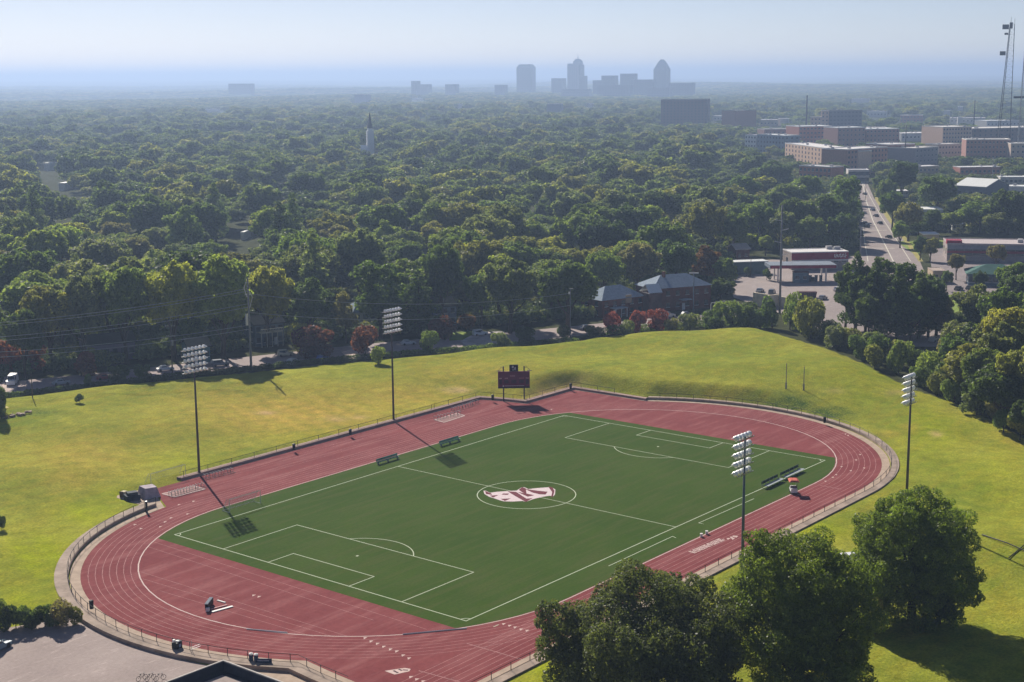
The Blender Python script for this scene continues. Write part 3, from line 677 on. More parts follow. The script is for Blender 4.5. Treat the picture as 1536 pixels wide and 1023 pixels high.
# --- row along the far side of the street and other trees one can pick out: u, top, base, width
HT = [
 (38, 462, 566, 60, 't0 b1', 'dark green', 'dark narrow tree behind the red-leaved tree at the left edge'),
 (78, 428, 552, 88, 'b0 b3', 'olive', 'olive front-row tree with ragged crown at the left end of the street'),
 (128, 408, 549, 88, 'b2', 'grey-green', 'grey-green front-row tree just right of the olive one at the left'),
 (190, 398, 545, 92, 'b4', 'mid green', 'mid green front-row tree over the low purple-grey house'),
 (262, 388, 541, 96, 'b5', 'yellow-green', 'yellowish front-row tree left of the tall utility pole, tallest there'),
 (335, 378, 536, 110, 'b1 b6', 'light green', 'light green broad front-row tree directly behind the tall utility pole'),
 (402, 396, 520, 76, 'b3', 'yellow-green', 'yellow-green tree just right of the tall utility pole'),
 (468, 414, 518, 52, 't0', 'deep green', 'deep green small conical tree behind the left red shrub'),
 (520, 434, 514, 36, 't1', 'brownish green', 'brownish slim tree left of the blue-roofed hidden house'),
 (572, 388, 508, 82, 't1', 'deep green', 'tall deep green tree behind the left-centre floodlight mast'),
 (628, 402, 504, 62, 'p0', 'dark green', 'dark feathery tree to the right of the second floodlight mast'),
 (664, 360, 490, 74, 'b7', 'dark green', 'dark round tree behind the small grey-blue house'),
 (722, 408, 492, 56, 'b0', 'mid green', 'mid green tree behind the stone patio'),
 (765, 385, 500, 84, 't1 b2', 'grey-green', 'grey-green tree above the scoreboard with bare lower trunk'),
 (852, 388, 494, 98, 'b5', 'deep green', 'big rounded dark tree left of the two blue-roofed houses'),
 (905, 372, 456, 66, 'b6', 'mid green', 'mid green tree behind the left blue-roofed house'),
 (955, 362, 447, 66, 'b3', 'brownish green', 'brownish green tree rising between the two blue-roofed houses'),
 (1012, 358, 440, 70, 'b7', 'deep green', 'deep green tree directly behind the dormer-roofed brick house'),
 (1058, 366, 436, 38, 't0', 'rusty', 'rust-tinted slim tree behind the right end of the brick house'),
 (1088, 386, 440, 36, 'b1', 'mid green', 'mid green small tree right of the brick house'),
 (1082, 418, 456, 46, 'b2', 'dark green', 'dark low tree touching the right side of the brick house'),
 (1058, 300, 390, 60, 'b2', 'olive', 'olive tree behind and above the brick house'),
 (1140, 300, 372, 60, 'b0', 'mid green', 'mid green tree behind the power pole of the petrol station'),
 (1148, 352, 384, 26, 'b1', 'light green', 'light green small tree behind the white-roofed shed by the forecourt'),
 (1195, 296, 370, 66, 'b4', 'deep green', 'deep green tree behind the petrol station, left one'),
 (1243, 290, 368, 66, 'b5', 'dark green', 'dark tree behind the maroon store sign'),
 (1268, 262, 352, 44, 't1', 'deep green', 'tall deep green tree on the left side of the straight road'),
 (1150, 402, 420, 14, 's1', 'dark green', 'tiny dark tree standing on the forecourt edge'),
 # pines between road and lawn
 (1283, 376, 497, 58, 'p0', 'dark green', 'dark pine nearest the forecourt, leftmost of the pine clump'),
 (1312, 384, 505, 50, 'p1', 'dark green', 'dark pine, second from the left of the pine clump'),
 (1345, 395, 512, 60, 'p2', 'dark green', 'dark pine in the middle of the pine clump, widest'),
 (1378, 404, 508, 62, 'p0', 'deep green', 'deep green pine, second from the right of the pine clump'),
 (1404, 424, 503, 52, 'p1', 'dark green', 'dark pine at the right end of the pine clump'),
 (1330, 430, 500, 44, 'b3', 'dark green', 'dark leafy tree low in front of the middle pine'),
 (1268, 392, 492, 40, 't0', 'dark green', 'dark narrow tree at the left end of the pine clump'),
 (1298, 398, 500, 60, 'b5', 'dark green', 'dark broad tree between the first two pines'),
 (1330, 386, 496, 62, 't1', 'dark green', 'tall dark tree behind the second pine'),
 (1362, 392, 500, 62, 't0', 'dark green', 'tall dark tree behind the middle pine'),
 (1392, 414, 506, 62, 'b7', 'dark green', 'dark broad tree between the two right-hand pines'),
 (1366, 436, 512, 56, 'b1', 'deep green', 'low deep green tree in front of the right-hand pines'),
 (1302, 440, 508, 46, 'b2', 'deep green', 'low deep green tree in front of the left-hand pines'),
 (1415, 440, 506, 30, 't1', 'brownish green', 'brownish slim tree closing the right end of the pine clump'),
 # right side
 (1480, 480, 560, 80, 'b3', 'dark green', 'dark tree behind and left of the large yellow-topped tree'),
 (1430, 535, 592, 50, 'b6', 'deep green', 'small deep green tree beside the worn path'),
 (1470, 560, 622, 60, 'b0', 'dark green', 'dark low tree under the olive tree on the right'),
 (1520, 560, 632, 70, 'b6', 'olive', 'olive low tree under the large yellow-topped tree'),
 (1490, 500, 575, 70, 'b2', 'deep green', 'deep green tree between the olive tree and the yellow-topped tree'),
 (1545, 440, 560, 60, 'b1', 'mid green', 'mid green tree cut by the right edge above the yellow-topped tree'),
 (1455, 455, 520, 50, 'b0', 'dark green', 'dark tree touching the right side of the small bright lawn'),
 (1500, 480, 600, 90, 'b2', 'grey-green', 'grey-green tree crown directly left of the large yellow-topped tree'), (1475, 520, 612, 80, 'b4', 'mid green', 'mid green tree low in the right-hand belt beside the lawn'),
 (1532, 520, 640, 90, 'b0', 'olive', 'olive-crowned tree at the right edge below the yellow top'), (1430, 500, 575, 56, 'b7', 'deep green', 'deep green tree between the small bright lawn and the worn path'),
 (1520, 392, 470, 60, 'b1', 'deep green', 'deep green tree right of the green-roofed shop'), (1482, 436, 500, 50, 'b3', 'mid green', 'mid green tree behind the belt right of the small bright lawn'),
 (1100, 318, 388, 56, 'b4', 'deep green', 'deep green tree above the small dark house left of the petrol station'),
 (1215, 322, 378, 50, 'b6', 'mid green', 'mid green tree behind the middle of the petrol station store'),
 (1170, 316, 376, 50, 'b3', 'grey-green', 'grey-green tree right behind the very tall power pole'),
 (1262, 318, 374, 44, 'b2', 'deep green', 'deep green tree at the left kerb of the straight road, lower'),
 (1253, 284, 330, 44, 'b7', 'mid green', 'mid green tree at the left kerb of the straight road, middle'),
 (1262, 262, 306, 36, 'b1', 'light green', 'light green tree at the left kerb of the straight road, upper'),
 (1462, 424, 520, 64, 't0', 'grey-green', 'grey-green tree right of the small bright lawn'),
 (1500, 430, 540, 70, 'b2', 'deep green', 'deep green tree behind the light-topped tree at the right edge'),
 (1528, 408, 480, 60, 'b6', 'dark green', 'dark tree at the right edge below the green-roofed building'),
 (1440, 480, 545, 70, 'b7', 'grey-green', 'grey-green low tree under the small bright lawn'),
 (1512, 458, 592, 116, 'b4', 'yellow-green', 'large yellow-topped tree at the right edge'),
 (1452, 512, 600, 84, 'b1', 'olive', 'olive tree left of the large yellow-topped tree'),
 (1500, 545, 640, 96, 'b5', 'dark green', 'dark spreading tree at the right edge, lowest of that group'),
 (1540, 600, 665, 60, 'b0', 'dark green', 'dark tree cut by the right edge beside the dry grass'),
 (1338, 285, 345, 44, 'b2', 'deep green', 'deep green tree right of the far end of the straight road'),
 (1362, 300, 362, 44, 'b6', 'brownish green', 'brownish tree beside the yellow road verge'),
 (1405, 262, 330, 56, 'b3', 'deep green', 'deep green tree left of the white gabled building'),
 (1352, 240, 310, 46, 'b0', 'dark green', 'dark tree in front of the brick apartment corner'),
 (1425, 318, 350, 46, 'b4', 'light green', 'light green tree right of the flat white building'),
 (1470, 300, 350, 70, 'b5', 'mid green', 'mid green tree behind the long strip mall, tallest there'),
 (1512, 282, 352, 66, 'b7', 'dark green', 'dark green tree behind the strip mall near the right edge'),
 (1350, 330, 372, 30, 'b1', 'mid green', 'mid green tree at the bend of the yellow road verge'), (1378, 328, 360, 34, 'b5', 'deep green', 'deep green tree above the small cream shop'),
 (1330, 268, 312, 30, 'b2', 'mid green', 'mid green tree at the far right kerb of the straight road'), (1318, 262, 292, 20, 't0', 'deep green', 'slim deep green tree at the far right kerb of the straight road'),
 (1445, 312, 348, 40, 'b6', 'deep green', 'deep green tree above the left end of the shop row'), (1495, 318, 356, 44, 'b1', 'grey-green', 'grey-green tree above the middle of the shop row'),
 (1534, 306, 350, 44, 'b2', 'mid green', 'mid green tree at the right edge above the shop row'), (1398, 312, 352, 30, 'b7', 'dark green', 'dark tree under the flat white-roofed building'),
 (1110, 262, 318, 54, 'b3', 'deep green', 'deep green tree below the white low block'), (1160, 240, 290, 56, 'b5', 'dark green', 'dark tree hiding the foot of the brick apartments'),
 (1210, 262, 318, 50, 'b0', 'mid green', 'mid green tree in front of the low brick row'), (1420, 405, 436, 20, 'b2', 'deep green', 'small deep green tree on the lot right of the tan building'),
 (1470, 405, 440, 24, 'b6', 'dark green', 'small dark tree in front of the green-roofed shop, left one'), (1516, 408, 444, 28, 'b4', 'deep green', 'deep green tree in front of the green-roofed shop, right one'),
 (1395, 355, 392, 24, 't1', 'olive', 'olive slim tree on the lawn strip beside the straight road'),
 (1380, 352, 390, 22, 'b1', 'deep green', 'small deep green tree on the lawn strip beside the road'),
 (1434, 380, 420, 26, 'b0', 'brownish green', 'thin brownish tree at the tan wall left of the green-roofed building'),
 (1494, 366, 404, 28, 'b3', 'brownish green', 'thin brownish tree in front of the strip mall'),
]
for (u, vt, vb, wd, ks, tint, lab) in HT: tree_px(u, vt, vb, wd, ks, tint, lab)
# --- shrubs and small trees along the edge of the lawn and street
HS = [
 (12, 508, 560, 50, 'rosy', 'rosy brown crape myrtle at the left edge behind the white lorry'), (46, 510, 556, 56, 'rosy', 'rosy crape myrtle right of the white lorry'),
 (122, 526, 564, 46, 'rosy', 'rosy shrub alone in the shade left of two green street shrubs'), (178, 546, 574, 28, 'deep green', 'round green shrub on the street, left of a pair'),
 (214, 545, 572, 24, 'deep green', 'round green shrub on the street, right of a pair'), (130, 560, 580, 16, 'mid green', 'small green bush at the hedge left of the shrub pair'),
 (452, 484, 528, 44, 'yellow-green', 'yellow-green shrub left of the large red shrub'), (474, 488, 536, 58, 'dark red', 'large dark red shrub behind the blue car'),
 (548, 486, 534, 52, 'dark red', 'dark red domed shrub left of the second floodlight mast'), (568, 518, 546, 24, 'light green', 'pale shrub by the drive left of the second floodlight mast'),
 (643, 494, 530, 36, 'mid green', 'round green shrub right of the second floodlight mast'), (668, 474, 510, 44, 'dark red', 'dark red shrub beside the small bright lawn'),
 (702, 470, 494, 34, 'rusty', 'rusty shrub behind the small bright lawn'), (752, 498, 522, 26, 'grey-green', 'grey-green shrub at the hedge left of the scoreboard'),
 (790, 490, 516, 28, 'dark green', 'dark shrub at the hedge above the scoreboard'), (848, 488, 508, 22, 'dark green', 'dark small shrub beside the thin lamp pole'),
 (921, 467, 500, 28, 'pink-red', 'pink-topped shrub, leftmost of three below the left brick house'), (956, 464, 500, 26, 'pink-red', 'pink-topped shrub, middle of three below the brick houses'),
 (985, 461, 498, 28, 'pink-red', 'pink-topped shrub, rightmost of three below the dormer-roofed house'), (938, 478, 505, 24, 'grey-green', 'grey-green bush between the two left pink shrubs'),
 (1008, 476, 498, 26, 'olive', 'olive bush right of the three pink shrubs'), (1035, 468, 496, 34, 'grey-green', 'grey-green bush below the right end of the dormer-roofed house'),
 (1070, 464, 494, 32, 'deep green', 'deep green bush left of the white pipe frame'), (1098, 450, 494, 46, 'mid green', 'domed green bush under the tan retaining wall'),
 (1122, 452, 490, 34, 'dark green', 'dark bush in front of the tan retaining wall'), (1158, 442, 492, 34, 'deep green', 'deep green bush at the foot of the tall power pole'),
 (1185, 436, 494, 38, 'mid green', 'mid green bush right of the tall power pole'), (1216, 442, 508, 56, 'olive', 'large olive bush at the crest of the lawn'),
 (1246, 478, 512, 30, 'deep green', 'small deep green bush right of the large olive bush'), (1272, 490, 524, 30, 'olive', 'small single-trunk olive tree on the lawn edge'),
 (1300, 496, 534, 34, 'grey-green', 'grey-green bush under the leftmost pine'), (1320, 500, 545, 34, 'deep green', 'deep green bush under the middle pine'),
 (1348, 508, 560, 34, 'mid green', 'mid green bush at the lawn edge under the pines'), (1368, 520, 558, 32, 'dark green', 'dark bush right of the pine clump'),
 (1392, 524, 574, 48, 'light green', 'bright green small tree right of the pine clump'), (1420, 540, 588, 40, 'grey-green', 'grey-green bush beside the worn path on the right'),
 (1418, 504, 540, 30, 'brownish green', 'brownish bush behind the bright green small tree'), (1445, 560, 598, 40, 'olive', 'olive bush under the olive tree on the right'),
 (1270, 398, 0, 0, '', ''),
 (2, 575, 628, 26, 'dark green', 'dark shrub cut by the left edge beside the brush pile'),
 (1120, 400, 414, 14, 'dark green', 'dark bush beside the shed with the white roof'),
 (100, 898, 938, 44, 'brownish green', 'brown-tipped shrub at the right end of the car park hedge'), (68, 908, 940, 38, 'dark green', 'dark shrub, second from the right in the car park hedge'),
 (38, 908, 941, 34, 'deep green', 'deep green shrub, third from the right in the car park hedge'), (10, 902, 943, 34, 'dark green', 'dark shrub at the left end of the car park hedge'),
 (84, 911, 939, 30, 'deep green', 'low green shrub wedged into the right part of the car park hedge'), (54, 914, 941, 28, 'dark green', 'low dark shrub in the middle of the car park hedge'),
 (24, 915, 942, 30, 'deep green', 'low green shrub near the left end of the car park hedge'), (-12, 892, 945, 40, 'mid green', 'mid green shrub cut by the left edge above the car park'),
 (112, 910, 936, 26, 'olive', 'small olive shrub next to the walkway at the hedge end'),
 (1290, 850, 935, 60, 'olive', 'pale olive bush under the gap between the two right front trees'), (1312, 882, 950, 50, 'yellow-green', 'yellow-green bush at the foot of the bright green tree'),
 (1410, 880, 935, 60, 'dark green', 'dark undergrowth bush right of the trunk of the bright green tree'), (1345, 508, 548, 30, 'olive', 'olive bush in front of the middle pines'),
 (1300, 515, 540, 24, 'deep green', 'small deep green bush at the lawn edge left of the pine clump bushes'), (1436, 520, 560, 36, 'rusty', 'rusty bush behind the grey-green bush on the right'),
 (1490, 590, 632, 44, 'brownish green', 'brownish bush at the right edge of the lawn below the dark trees'), (1530, 615, 660, 40, 'olive', 'olive bush cut by the right edge beside the dry grass'),
 (1075, 474, 496, 26, 'dark green', 'dark bush under the white pipe frame'), (1140, 462, 493, 30, 'deep green', 'deep green bush below the middle of the tan wall'), (1202, 452, 500, 34, 'deep green', 'deep green bush left of the large olive bush'),
 (890, 488, 504, 22, 'olive', 'small olive bush at the hedge left of the pink shrubs'),
 (1255, 486, 522, 34, 'grey-green', 'grey-green bush between the deep green bush and the single-trunk olive tree'), (1284, 500, 536, 32, 'deep green', 'deep green bush right of the single-trunk olive tree'),
 (1312, 515, 552, 34, 'olive', 'olive bush at the lawn edge under the third pine'), (1378, 548, 580, 34, 'deep green', 'deep green bush at the foot of the bright green small tree'), (1408, 556, 592, 36, 'olive', 'olive bush right of the bright green small tree'),
 (1432, 566, 604, 38, 'mid green', 'mid green bush on the lawn edge under the olive trees'), (1465, 585, 622, 44, 'grey-green', 'grey-green bush on the lawn edge beside the dry grass'), (1505, 612, 648, 40, 'deep green', 'deep green bush on the lawn edge near the right frame'),
 (2, 772, 795, 14, 'dark green', 'small dark bush on the lawn at the left edge'),
]
for (u, vt, vb, wd, tint, lab) in HS:
    if wd: tree_px(u, vt, vb, wd*1.05, 's0 s1 s2 s3' if vb-vt < 60 else 's0 s2', tint, lab, cat='shrub', name='shrub', var=.1)
tree_px(120, 590, 604, 16, 's1', 'dark green', 'lone small dark tree standing on the upper left lawn')

# ------------------------------------------------------------------ buildings
MATS = {}
def cm_(name, col, **k):
    if name not in MATS: MATS[name] = mat(name, col, **k)
    return MATS[name]
def block(u0, v0, u1, v1, d): BLOCK.append((u0, v0, u1, v1, d))
def bld(name, label, cat, a, c, vtop, dep, wall, roofm, rows=0, cols=0, scols=0, ww=1.3, wh=1.5, glass=GLASS, roof='flat', rh=0.0, over=.5, par=.7, group=None, z=None, blk=None, door=None, base=None, band=None, zb=0.0):
    p, q = G(a[0], a[1], zb), G(c[0], c[1], zb); mid = (p+q)/2
    um = (a[0]+c[0])/2; W = (q-p).length; rz = math.atan2(q.y-p.y, q.x-p.x)
    h = height_for(mid, vtop) if z is None else z
    t = thing(name, label, cat, p, rz, group)
    hw = h-rh
    MB().box((W/2, dep/2, hw/2-.25), (W, dep, hw+.5)).build('wall', wall, t)
    if roof == 'flat':
        b = MB(); e = .35
        for (cx_, cy_, sx, sy) in ((W/2, -.02+e/2-.05, W+.14, e), (W/2, dep-e/2+.07, W+.14, e), (e/2-.07, dep/2, e, dep-2*e+.04), (W-e/2+.07, dep/2, e, dep-2*e+.04)):
            b.box((cx_, cy_, hw+par/2), (sx, sy, par))
        b.box((W/2, dep/2, hw+.09), (W-.6, dep-.6, .18))
        rf = b.build('roof', roofm, t)
        g = random.Random(int(W*10))
        if W > 16 and dep > 9:
            for _ in range(int(min(5, W/11))): MB().box((g.uniform(2, W-2), g.uniform(2, dep-2), hw+.8), (g.uniform(1.2, 2.6), g.uniform(1.2, 2.2), 1.3)).build('roof_unit', cm_('roof_unit_metal', (.42, .41, .42)), rf)
    elif roof == 'hip':
        x0, x1, y0, y1 = -over, W+over, -over, dep+over; ry = (y0+y1)/2; k = min((y1-y0)/2, (x1-x0)/2*.9)
        b = MB(); A = (x0, y0, hw); B = (x1, y0, hw); C_ = (x1, y1, hw); D_ = (x0, y1, hw); E_ = (x0+k, ry, hw+rh); F_ = (x1-k, ry, hw+rh)
        b.quad(A, B, F_, E_); b.quad(B, C_, F_); b.quad(C_, D_, E_, F_); b.quad(D_, A, E_); b.quad(D_, C_, B, A)
        rf = b.build('roof', roofm, t)
    else:
        b = MB(); x0, x1, y0, y1 = -over, W+over, -over, dep+over; th = .25
        for (za, zb_) in ((0, th),):
            pass
        b.quad((x0, y0, hw), (x1, y0, hw), (x1, dep/2, hw+rh), (x0, dep/2, hw+rh)); b.quad((x1, y1, hw), (x0, y1, hw), (x0, dep/2, hw+rh), (x1, dep/2, hw+rh))
        b.quad((x0, y0, hw-th), (x0, dep/2, hw+rh-th), (x1, dep/2, hw+rh-th), (x1, y0, hw-th)); b.quad((x1, y1, hw-th), (x1, dep/2, hw+rh-th), (x0, dep/2, hw+rh-th), (x0, y1, hw-th))
        b.quad((x0, y0, hw-th), (x1, y0, hw-th), (x1, y0, hw), (x0, y0, hw)); b.quad((x1, y1, hw-th), (x0, y1, hw-th), (x0, y1, hw), (x1, y1, hw))
        for x_ in (x0, x1): b.quad((x_, y0, hw-th), (x_, y0, hw), (x_, dep/2, hw+rh), (x_, dep/2, hw+rh-th)); b.quad((x_, y1, hw), (x_, y1, hw-th), (x_, dep/2, hw+rh-th), (x_, dep/2, hw+rh))
        rf = b.build('roof', roofm, t)
        g = MB()
        for x_ in (.02, W-.02): g.quad((x_, 0, hw-.3), (x_, dep, hw-.3), (x_, dep/2, hw+rh-.28))
        g.build('gable', wall, t)
    if rows and cols:
        fr = MB().box((0, 0, 0), (ww, .10, wh)).build('window', glass, t)
        if W < 40: MB().box((0, -.02, -wh/2-.06), (ww+.25, .22, .12)).build('sill', WHITE, fr)
        first = True; sh = hw/rows; n = 0
        spots = [((k+.5)*W/cols, -.04, (r+.52)*sh, 0) for r in range(rows) for k in range(cols)]
        spots += [(W+.04, (k+.5)*dep/scols, (r+.52)*sh, PI/2) for r in range(rows) for k in range(scols)] if scols else []
        spots += [(-.04, (k+.5)*dep/scols, (r+.52)*sh, -PI/2) for r in range(rows) for k in range(scols)] if scols else []
        for (x_, y_, z_, r_) in spots[:99]:
            if first: fr.location = (x_, y_, z_); fr.rotation_euler = (0, 0, r_); first = False
            else:
                w_ = cpart(fr, t, (x_, y_, z_), r_)
                for ch in fr.children: cpart(ch, w_, ch.location)
    if band:   # (z_from_top, height, material, x0 fraction, x1 fraction, name)
        for (zt, bh, bmt, f0, f1, nm) in band:
            MB().box(((f0+f1)/2*W, -.09, h-zt-bh/2), ((f1-f0)*W, .16, bh)).build(nm, bmt, t)
    if door: MB().box((door*W, -.05, 1.1), (1.1, .1, 2.2)).build('door', WHITE, t)
    u0, u1 = min(a[0], c[0]), max(a[0], c[0]); block(*(blk or (u0, vtop, u1, vtop+(max(a[1], c[1])-vtop)*.72)), depth(mid))
    PLACED.append((mid.x, mid.y, W*.5+2, 1)); 
    BOXES.append((p.x, p.y, rz, W, dep))
    return t, W, h
BOXES = []
BRICK2 = mat_grid('brick_facade', (.26, .13, .11), (.06, .06, .08), 3.2, 3.3, .5, .5)

BRW = cm_('town_brick', (.46, .19, .14)); BRT = cm_('town_tan_brick', (.72, .49, .36)); BRD = cm_('town_dark_brick', (.40, .21, .17)); PALE = cm_('town_pale', (.68, .64, .60)); WG = cm_('town_glass', (.06, .075, .10))
# houses across the street
t, W, h = bld('house', 'brick house with low blue-grey hip roof and a white porch, left of the dormer-roofed house', 'house', (903, 477), (966, 469), 418, 11, BRICK, SHINGLE, 2, 5, 2, roof='hip', rh=3.6, z=9.2, door=.3)
b = MB(); b.box((W*.32, -1.6, 3.0), (5.2, 3.2, .25)); b.build('porch_roof', cm_('pale_blue_roof', (.42, .47, .52)), t)
[MB().box((W*.32+x, -3.0, 1.45), (.2, .2, 2.9)).build('porch_post', WHITE, t) for x in (-2.3, 0, 2.3)]
MB().box((W*.62, -.12, 5.2), (2.4, .2, 2.6)).build('bay', TAN, t)
t, W, h = bld('house', 'larger brick house with blue-grey hip roof and a white-roofed wing at its left end', 'house', (980, 468), (1066, 461), 410, 12, BRICK, SHINGLE, 2, 6, 2, roof='hip', rh=3.6, z=11.2, door=.52)
wing = MB(); wing.box((-1.5, -1.0, 3.3), (4.6, 6, 7.4)); wing.build('wing', BRICKD, t)
b = MB(); b.quad((-4.0, -4.2, 7.0), (1.0, -4.2, 7.0), (1.6, -.5, 9.4), (-3.4, -.5, 9.4)); b.quad((1.6, -.5, 9.35), (1.6, 2.6, 7.0), (-3.8, 2.6, 7.0), (-3.4, -.5, 9.35)); b.quad((-4.0, -4.2, 6.85), (-3.8, 2.6, 6.85), (1.6, 2.6, 6.85), (1.0, -4.2, 6.85)); b.build('wing_roof', WHITE, t)
MB().box((W*.52, -1.3, 3.6), (3.6, 2.4, .3)).build('porch_roof', cm_('pale_blue_roof', (.42, .47, .52)), t)
for x in (W*.3,): MB().box((x, 5, 11.2), (.9, .9, 2.2)).build('chimney', BRICK, t)
DKH = mat('dark_blue_siding', (.10, .14, .17), .85, .1, .6)
t, W, h = bld('house', 'dark two-storey house with a white balcony rail, right of the tall utility pole', 'house', (383, 520), (427, 515), 474, 9, DKH, cm_('dark_roof', (.045, .05, .055), rough=1.0, spec=.0), 2, 4, 2, roof='gable', rh=2.0, z=8.4, door=.7)
b = MB(); b.box((W*.45, -1.5, 4.2), (W*.75, 3.0, .2)); b.box((W*.45, -2.95, 5.3), (W*.75, .1, .1)); b.box((W*.45, -2.95, 4.4), (W*.75, .1, .1))
for k in range(15): b.box((W*.45-W*.37+k*W*.74/14, -2.95, 4.85), (.12, .08, .9))
for k in range(5): b.box((W*.45-W*.36+k*W*.72/4, -2.9, 2.1), (.18, .18, 4.2))
b.build('balcony', cm_('cream_paint', (.62, .60, .50)), t)
bld('house', 'low teal-sided house behind the left floodlight mast', 'house', (284, 546), (316, 543), 508, 8, mat('teal_siding', (.07, .16, .18), .8, .1, .5), cm_('dark_roof', (.045, .05, .055), rough=1.0, spec=.0), 1, 3, 1, roof='gable', rh=2.0, z=6.6, door=.3)
bld('house', 'low purple-grey house hidden under the trees near the left edge', 'house', (130, 545), (204, 538), 503, 9, mat('mauve_siding', (.20, .17, .22), .8, .1, .5), cm_('dark_roof', (.045, .05, .055), rough=1.0, spec=.0), 1, 6, 2, roof='gable', rh=2.2, z=7.2, door=.5)
bld('house', 'small house with pale blue roof between two red shrubs and the slim brownish tree', 'house', (531, 500), (566, 497), 446, 9, mat('grey_siding', (.28, .30, .33), .8, .1, .5), cm_('mid_blue_roof', (.14, .20, .27)), 2, 3, 1, roof='hip', rh=3.2, z=9.5)
bld('house', 'grey-blue house behind the dark round tree, left of the bright lawn', 'house', (651, 490), (685, 487), 450, 9, mat('greyblue_siding', (.22, .26, .32), .8, .1, .5), cm_('dark_roof', (.045, .05, .055), rough=1.0, spec=.0), 2, 3, 1, roof='gable', rh=2.4, z=8.6)
bld('house', 'small dark house with two pale gables left of the petrol station', 'house', (1104, 392), (1124, 391), 362, 8, cm_('dark_red_wall', (.12, .05, .05)), cm_('pale_shed_roof', (.5, .44, .40)), 1, 2, 1, roof='gable', rh=2.0, z=7.0)

# petrol station: canopy, store, kiosk
p, q = G(1154, 424), G(1254, 423); W = (q-p).length
t = thing('petrol_canopy', 'long petrol station canopy with blue-grey top and maroon stripe', 'canopy', p, math.atan2(q.y-p.y, q.x-p.x))
MB().box((W/2, 5, 5.9), (W, 11, 1.25)).build('canopy_roof', mat('blue_grey_metal', (.20, .23, .28), .6, .1, .3), t)
MB().box((W/2, -.58, 5.85), (W*.98, .12, 1.1)).build('fascia', cm_('maroon_fascia', (.30, .035, .07)), t)
MB().box((W/2, -.56, 6.53), (W, .1, .2)).build('trim', WHITE, t)
for x in (.14, .86):
    for y in (1.5, 9): MB().box((x*W, y, 2.7), (.5, .5, 5.4)).build('column', OFFW, t)
for k, u in enumerate((1215, 1224, 1231)):
    g = G(u, 422); pm = thing('fuel_pump', 'dark fuel pump under the petrol canopy, %s from the left' % ('first', 'second', 'third')[k], 'fuel pump', g, t.rotation_euler.z, 'fuel pumps under the canopy')
    MB().box((0, 0, 1.0), (1.0, .7, 2.0)).box((0, 0, 2.15), (1.15, .8, .3)).build('cabinet', NAVY, pm); MB().box((0, -.37, 1.4), (.6, .06, .5)).build('screen', GLASS, pm)
block(1150, 392, 1262, 418, depth(p)); BOXES.append((p.x, p.y, t.rotation_euler.z, W, 11))
t, W, h = bld('store', 'petrol station store with a tall maroon parapet and white lettering at its right end', 'store', (1187, 405), (1272, 403), 379, 12, cm_('store_wall', (.34, .28, .26)), OFFW, 1, 7, 1, ww=1.8, wh=1.8, par=.4, blk=(1185, 378, 1272, 396),
    band=[(.0, 2.7, cm_('maroon_fascia', (.30, .035, .07)), 0, 1, 'parapet'), (2.8, .5, WHITE, 0, 1, 'trim')])
b = MB(); g = random.Random(4); x = W*.75
for k in range(8):                                    # lettering too small to read in the photo
    b.box((x, -.20, h-1.3), (.28, .06, g.uniform(1.1, 1.7))); b.box((x+.35, -.20, h-1.3+g.choice((-.5, 0, .5))), (.45, .06, .28)); x += W*.028
b.build('sign', WHITE, t)
t, W, h = bld('kiosk', 'small blue-grey kiosk standing under the petrol canopy', 'kiosk', (1190, 424), (1213, 424), 409, 3, cm_('blue_kiosk', (.14, .20, .25)), cm_('dark_red_wall', (.12, .05, .05)), 1, 2, 0, ww=1.3, wh=1.1, par=.3)
bld('shed', 'low shade-darkened shed with a flat white roof left of the petrol canopy', 'shed', (1100, 412), (1152, 410), 393, 6, cm_('shed_shade', (.13, .18, .18)), WHITE, 0, 0, par=.25)  # wall darkened for the shade under the white roof
# tan retaining wall
b = MB(); pts = [G(1130, 458), G(1150, 461), G(1167, 459), G(1190, 463)]
for k in range(3):
    p, q = pts[k], pts[k+1]; L_ = (q-p).length; hh = (4.6, 4.2, 3.6)[k]
    b.box(((p.x+q.x)/2, (p.y+q.y)/2, hh/2-.2), (L_+.1, .5-.02*k, hh), math.atan2(q.y-p.y, q.x-p.x))
tag(b.build('retaining_wall', cm_('pale_sand_wall', (.80, .68, .50))), 'tan retaining wall below the petrol station', 'wall'); block(1130, 434, 1166, 450, depth(pts[0]))
p, q = G(1198, 447), G(1224, 447); W = (q-p).length
t = thing('skip_container', 'long dark red open container on the forecourt behind the bushes', 'container', p, math.atan2(q.y-p.y, q.x-p.x))
MB().prism([(0, 0), (W, 0), (W, 2.4), (0, 2.4)], .25, 2.1, [(-.3, -.1), (W+.3, -.1), (W+.3, 2.5), (-.3, 2.5)]).build('body', cm_('dark_red_steel', (.10, .05, .05)), t)
for k in range(8): MB().box((W*(k+.5)/8, -.12, 1.2), (.12, .12, 1.8)).build('rib', cm_('rust_rib', (.16, .07, .06)), t)

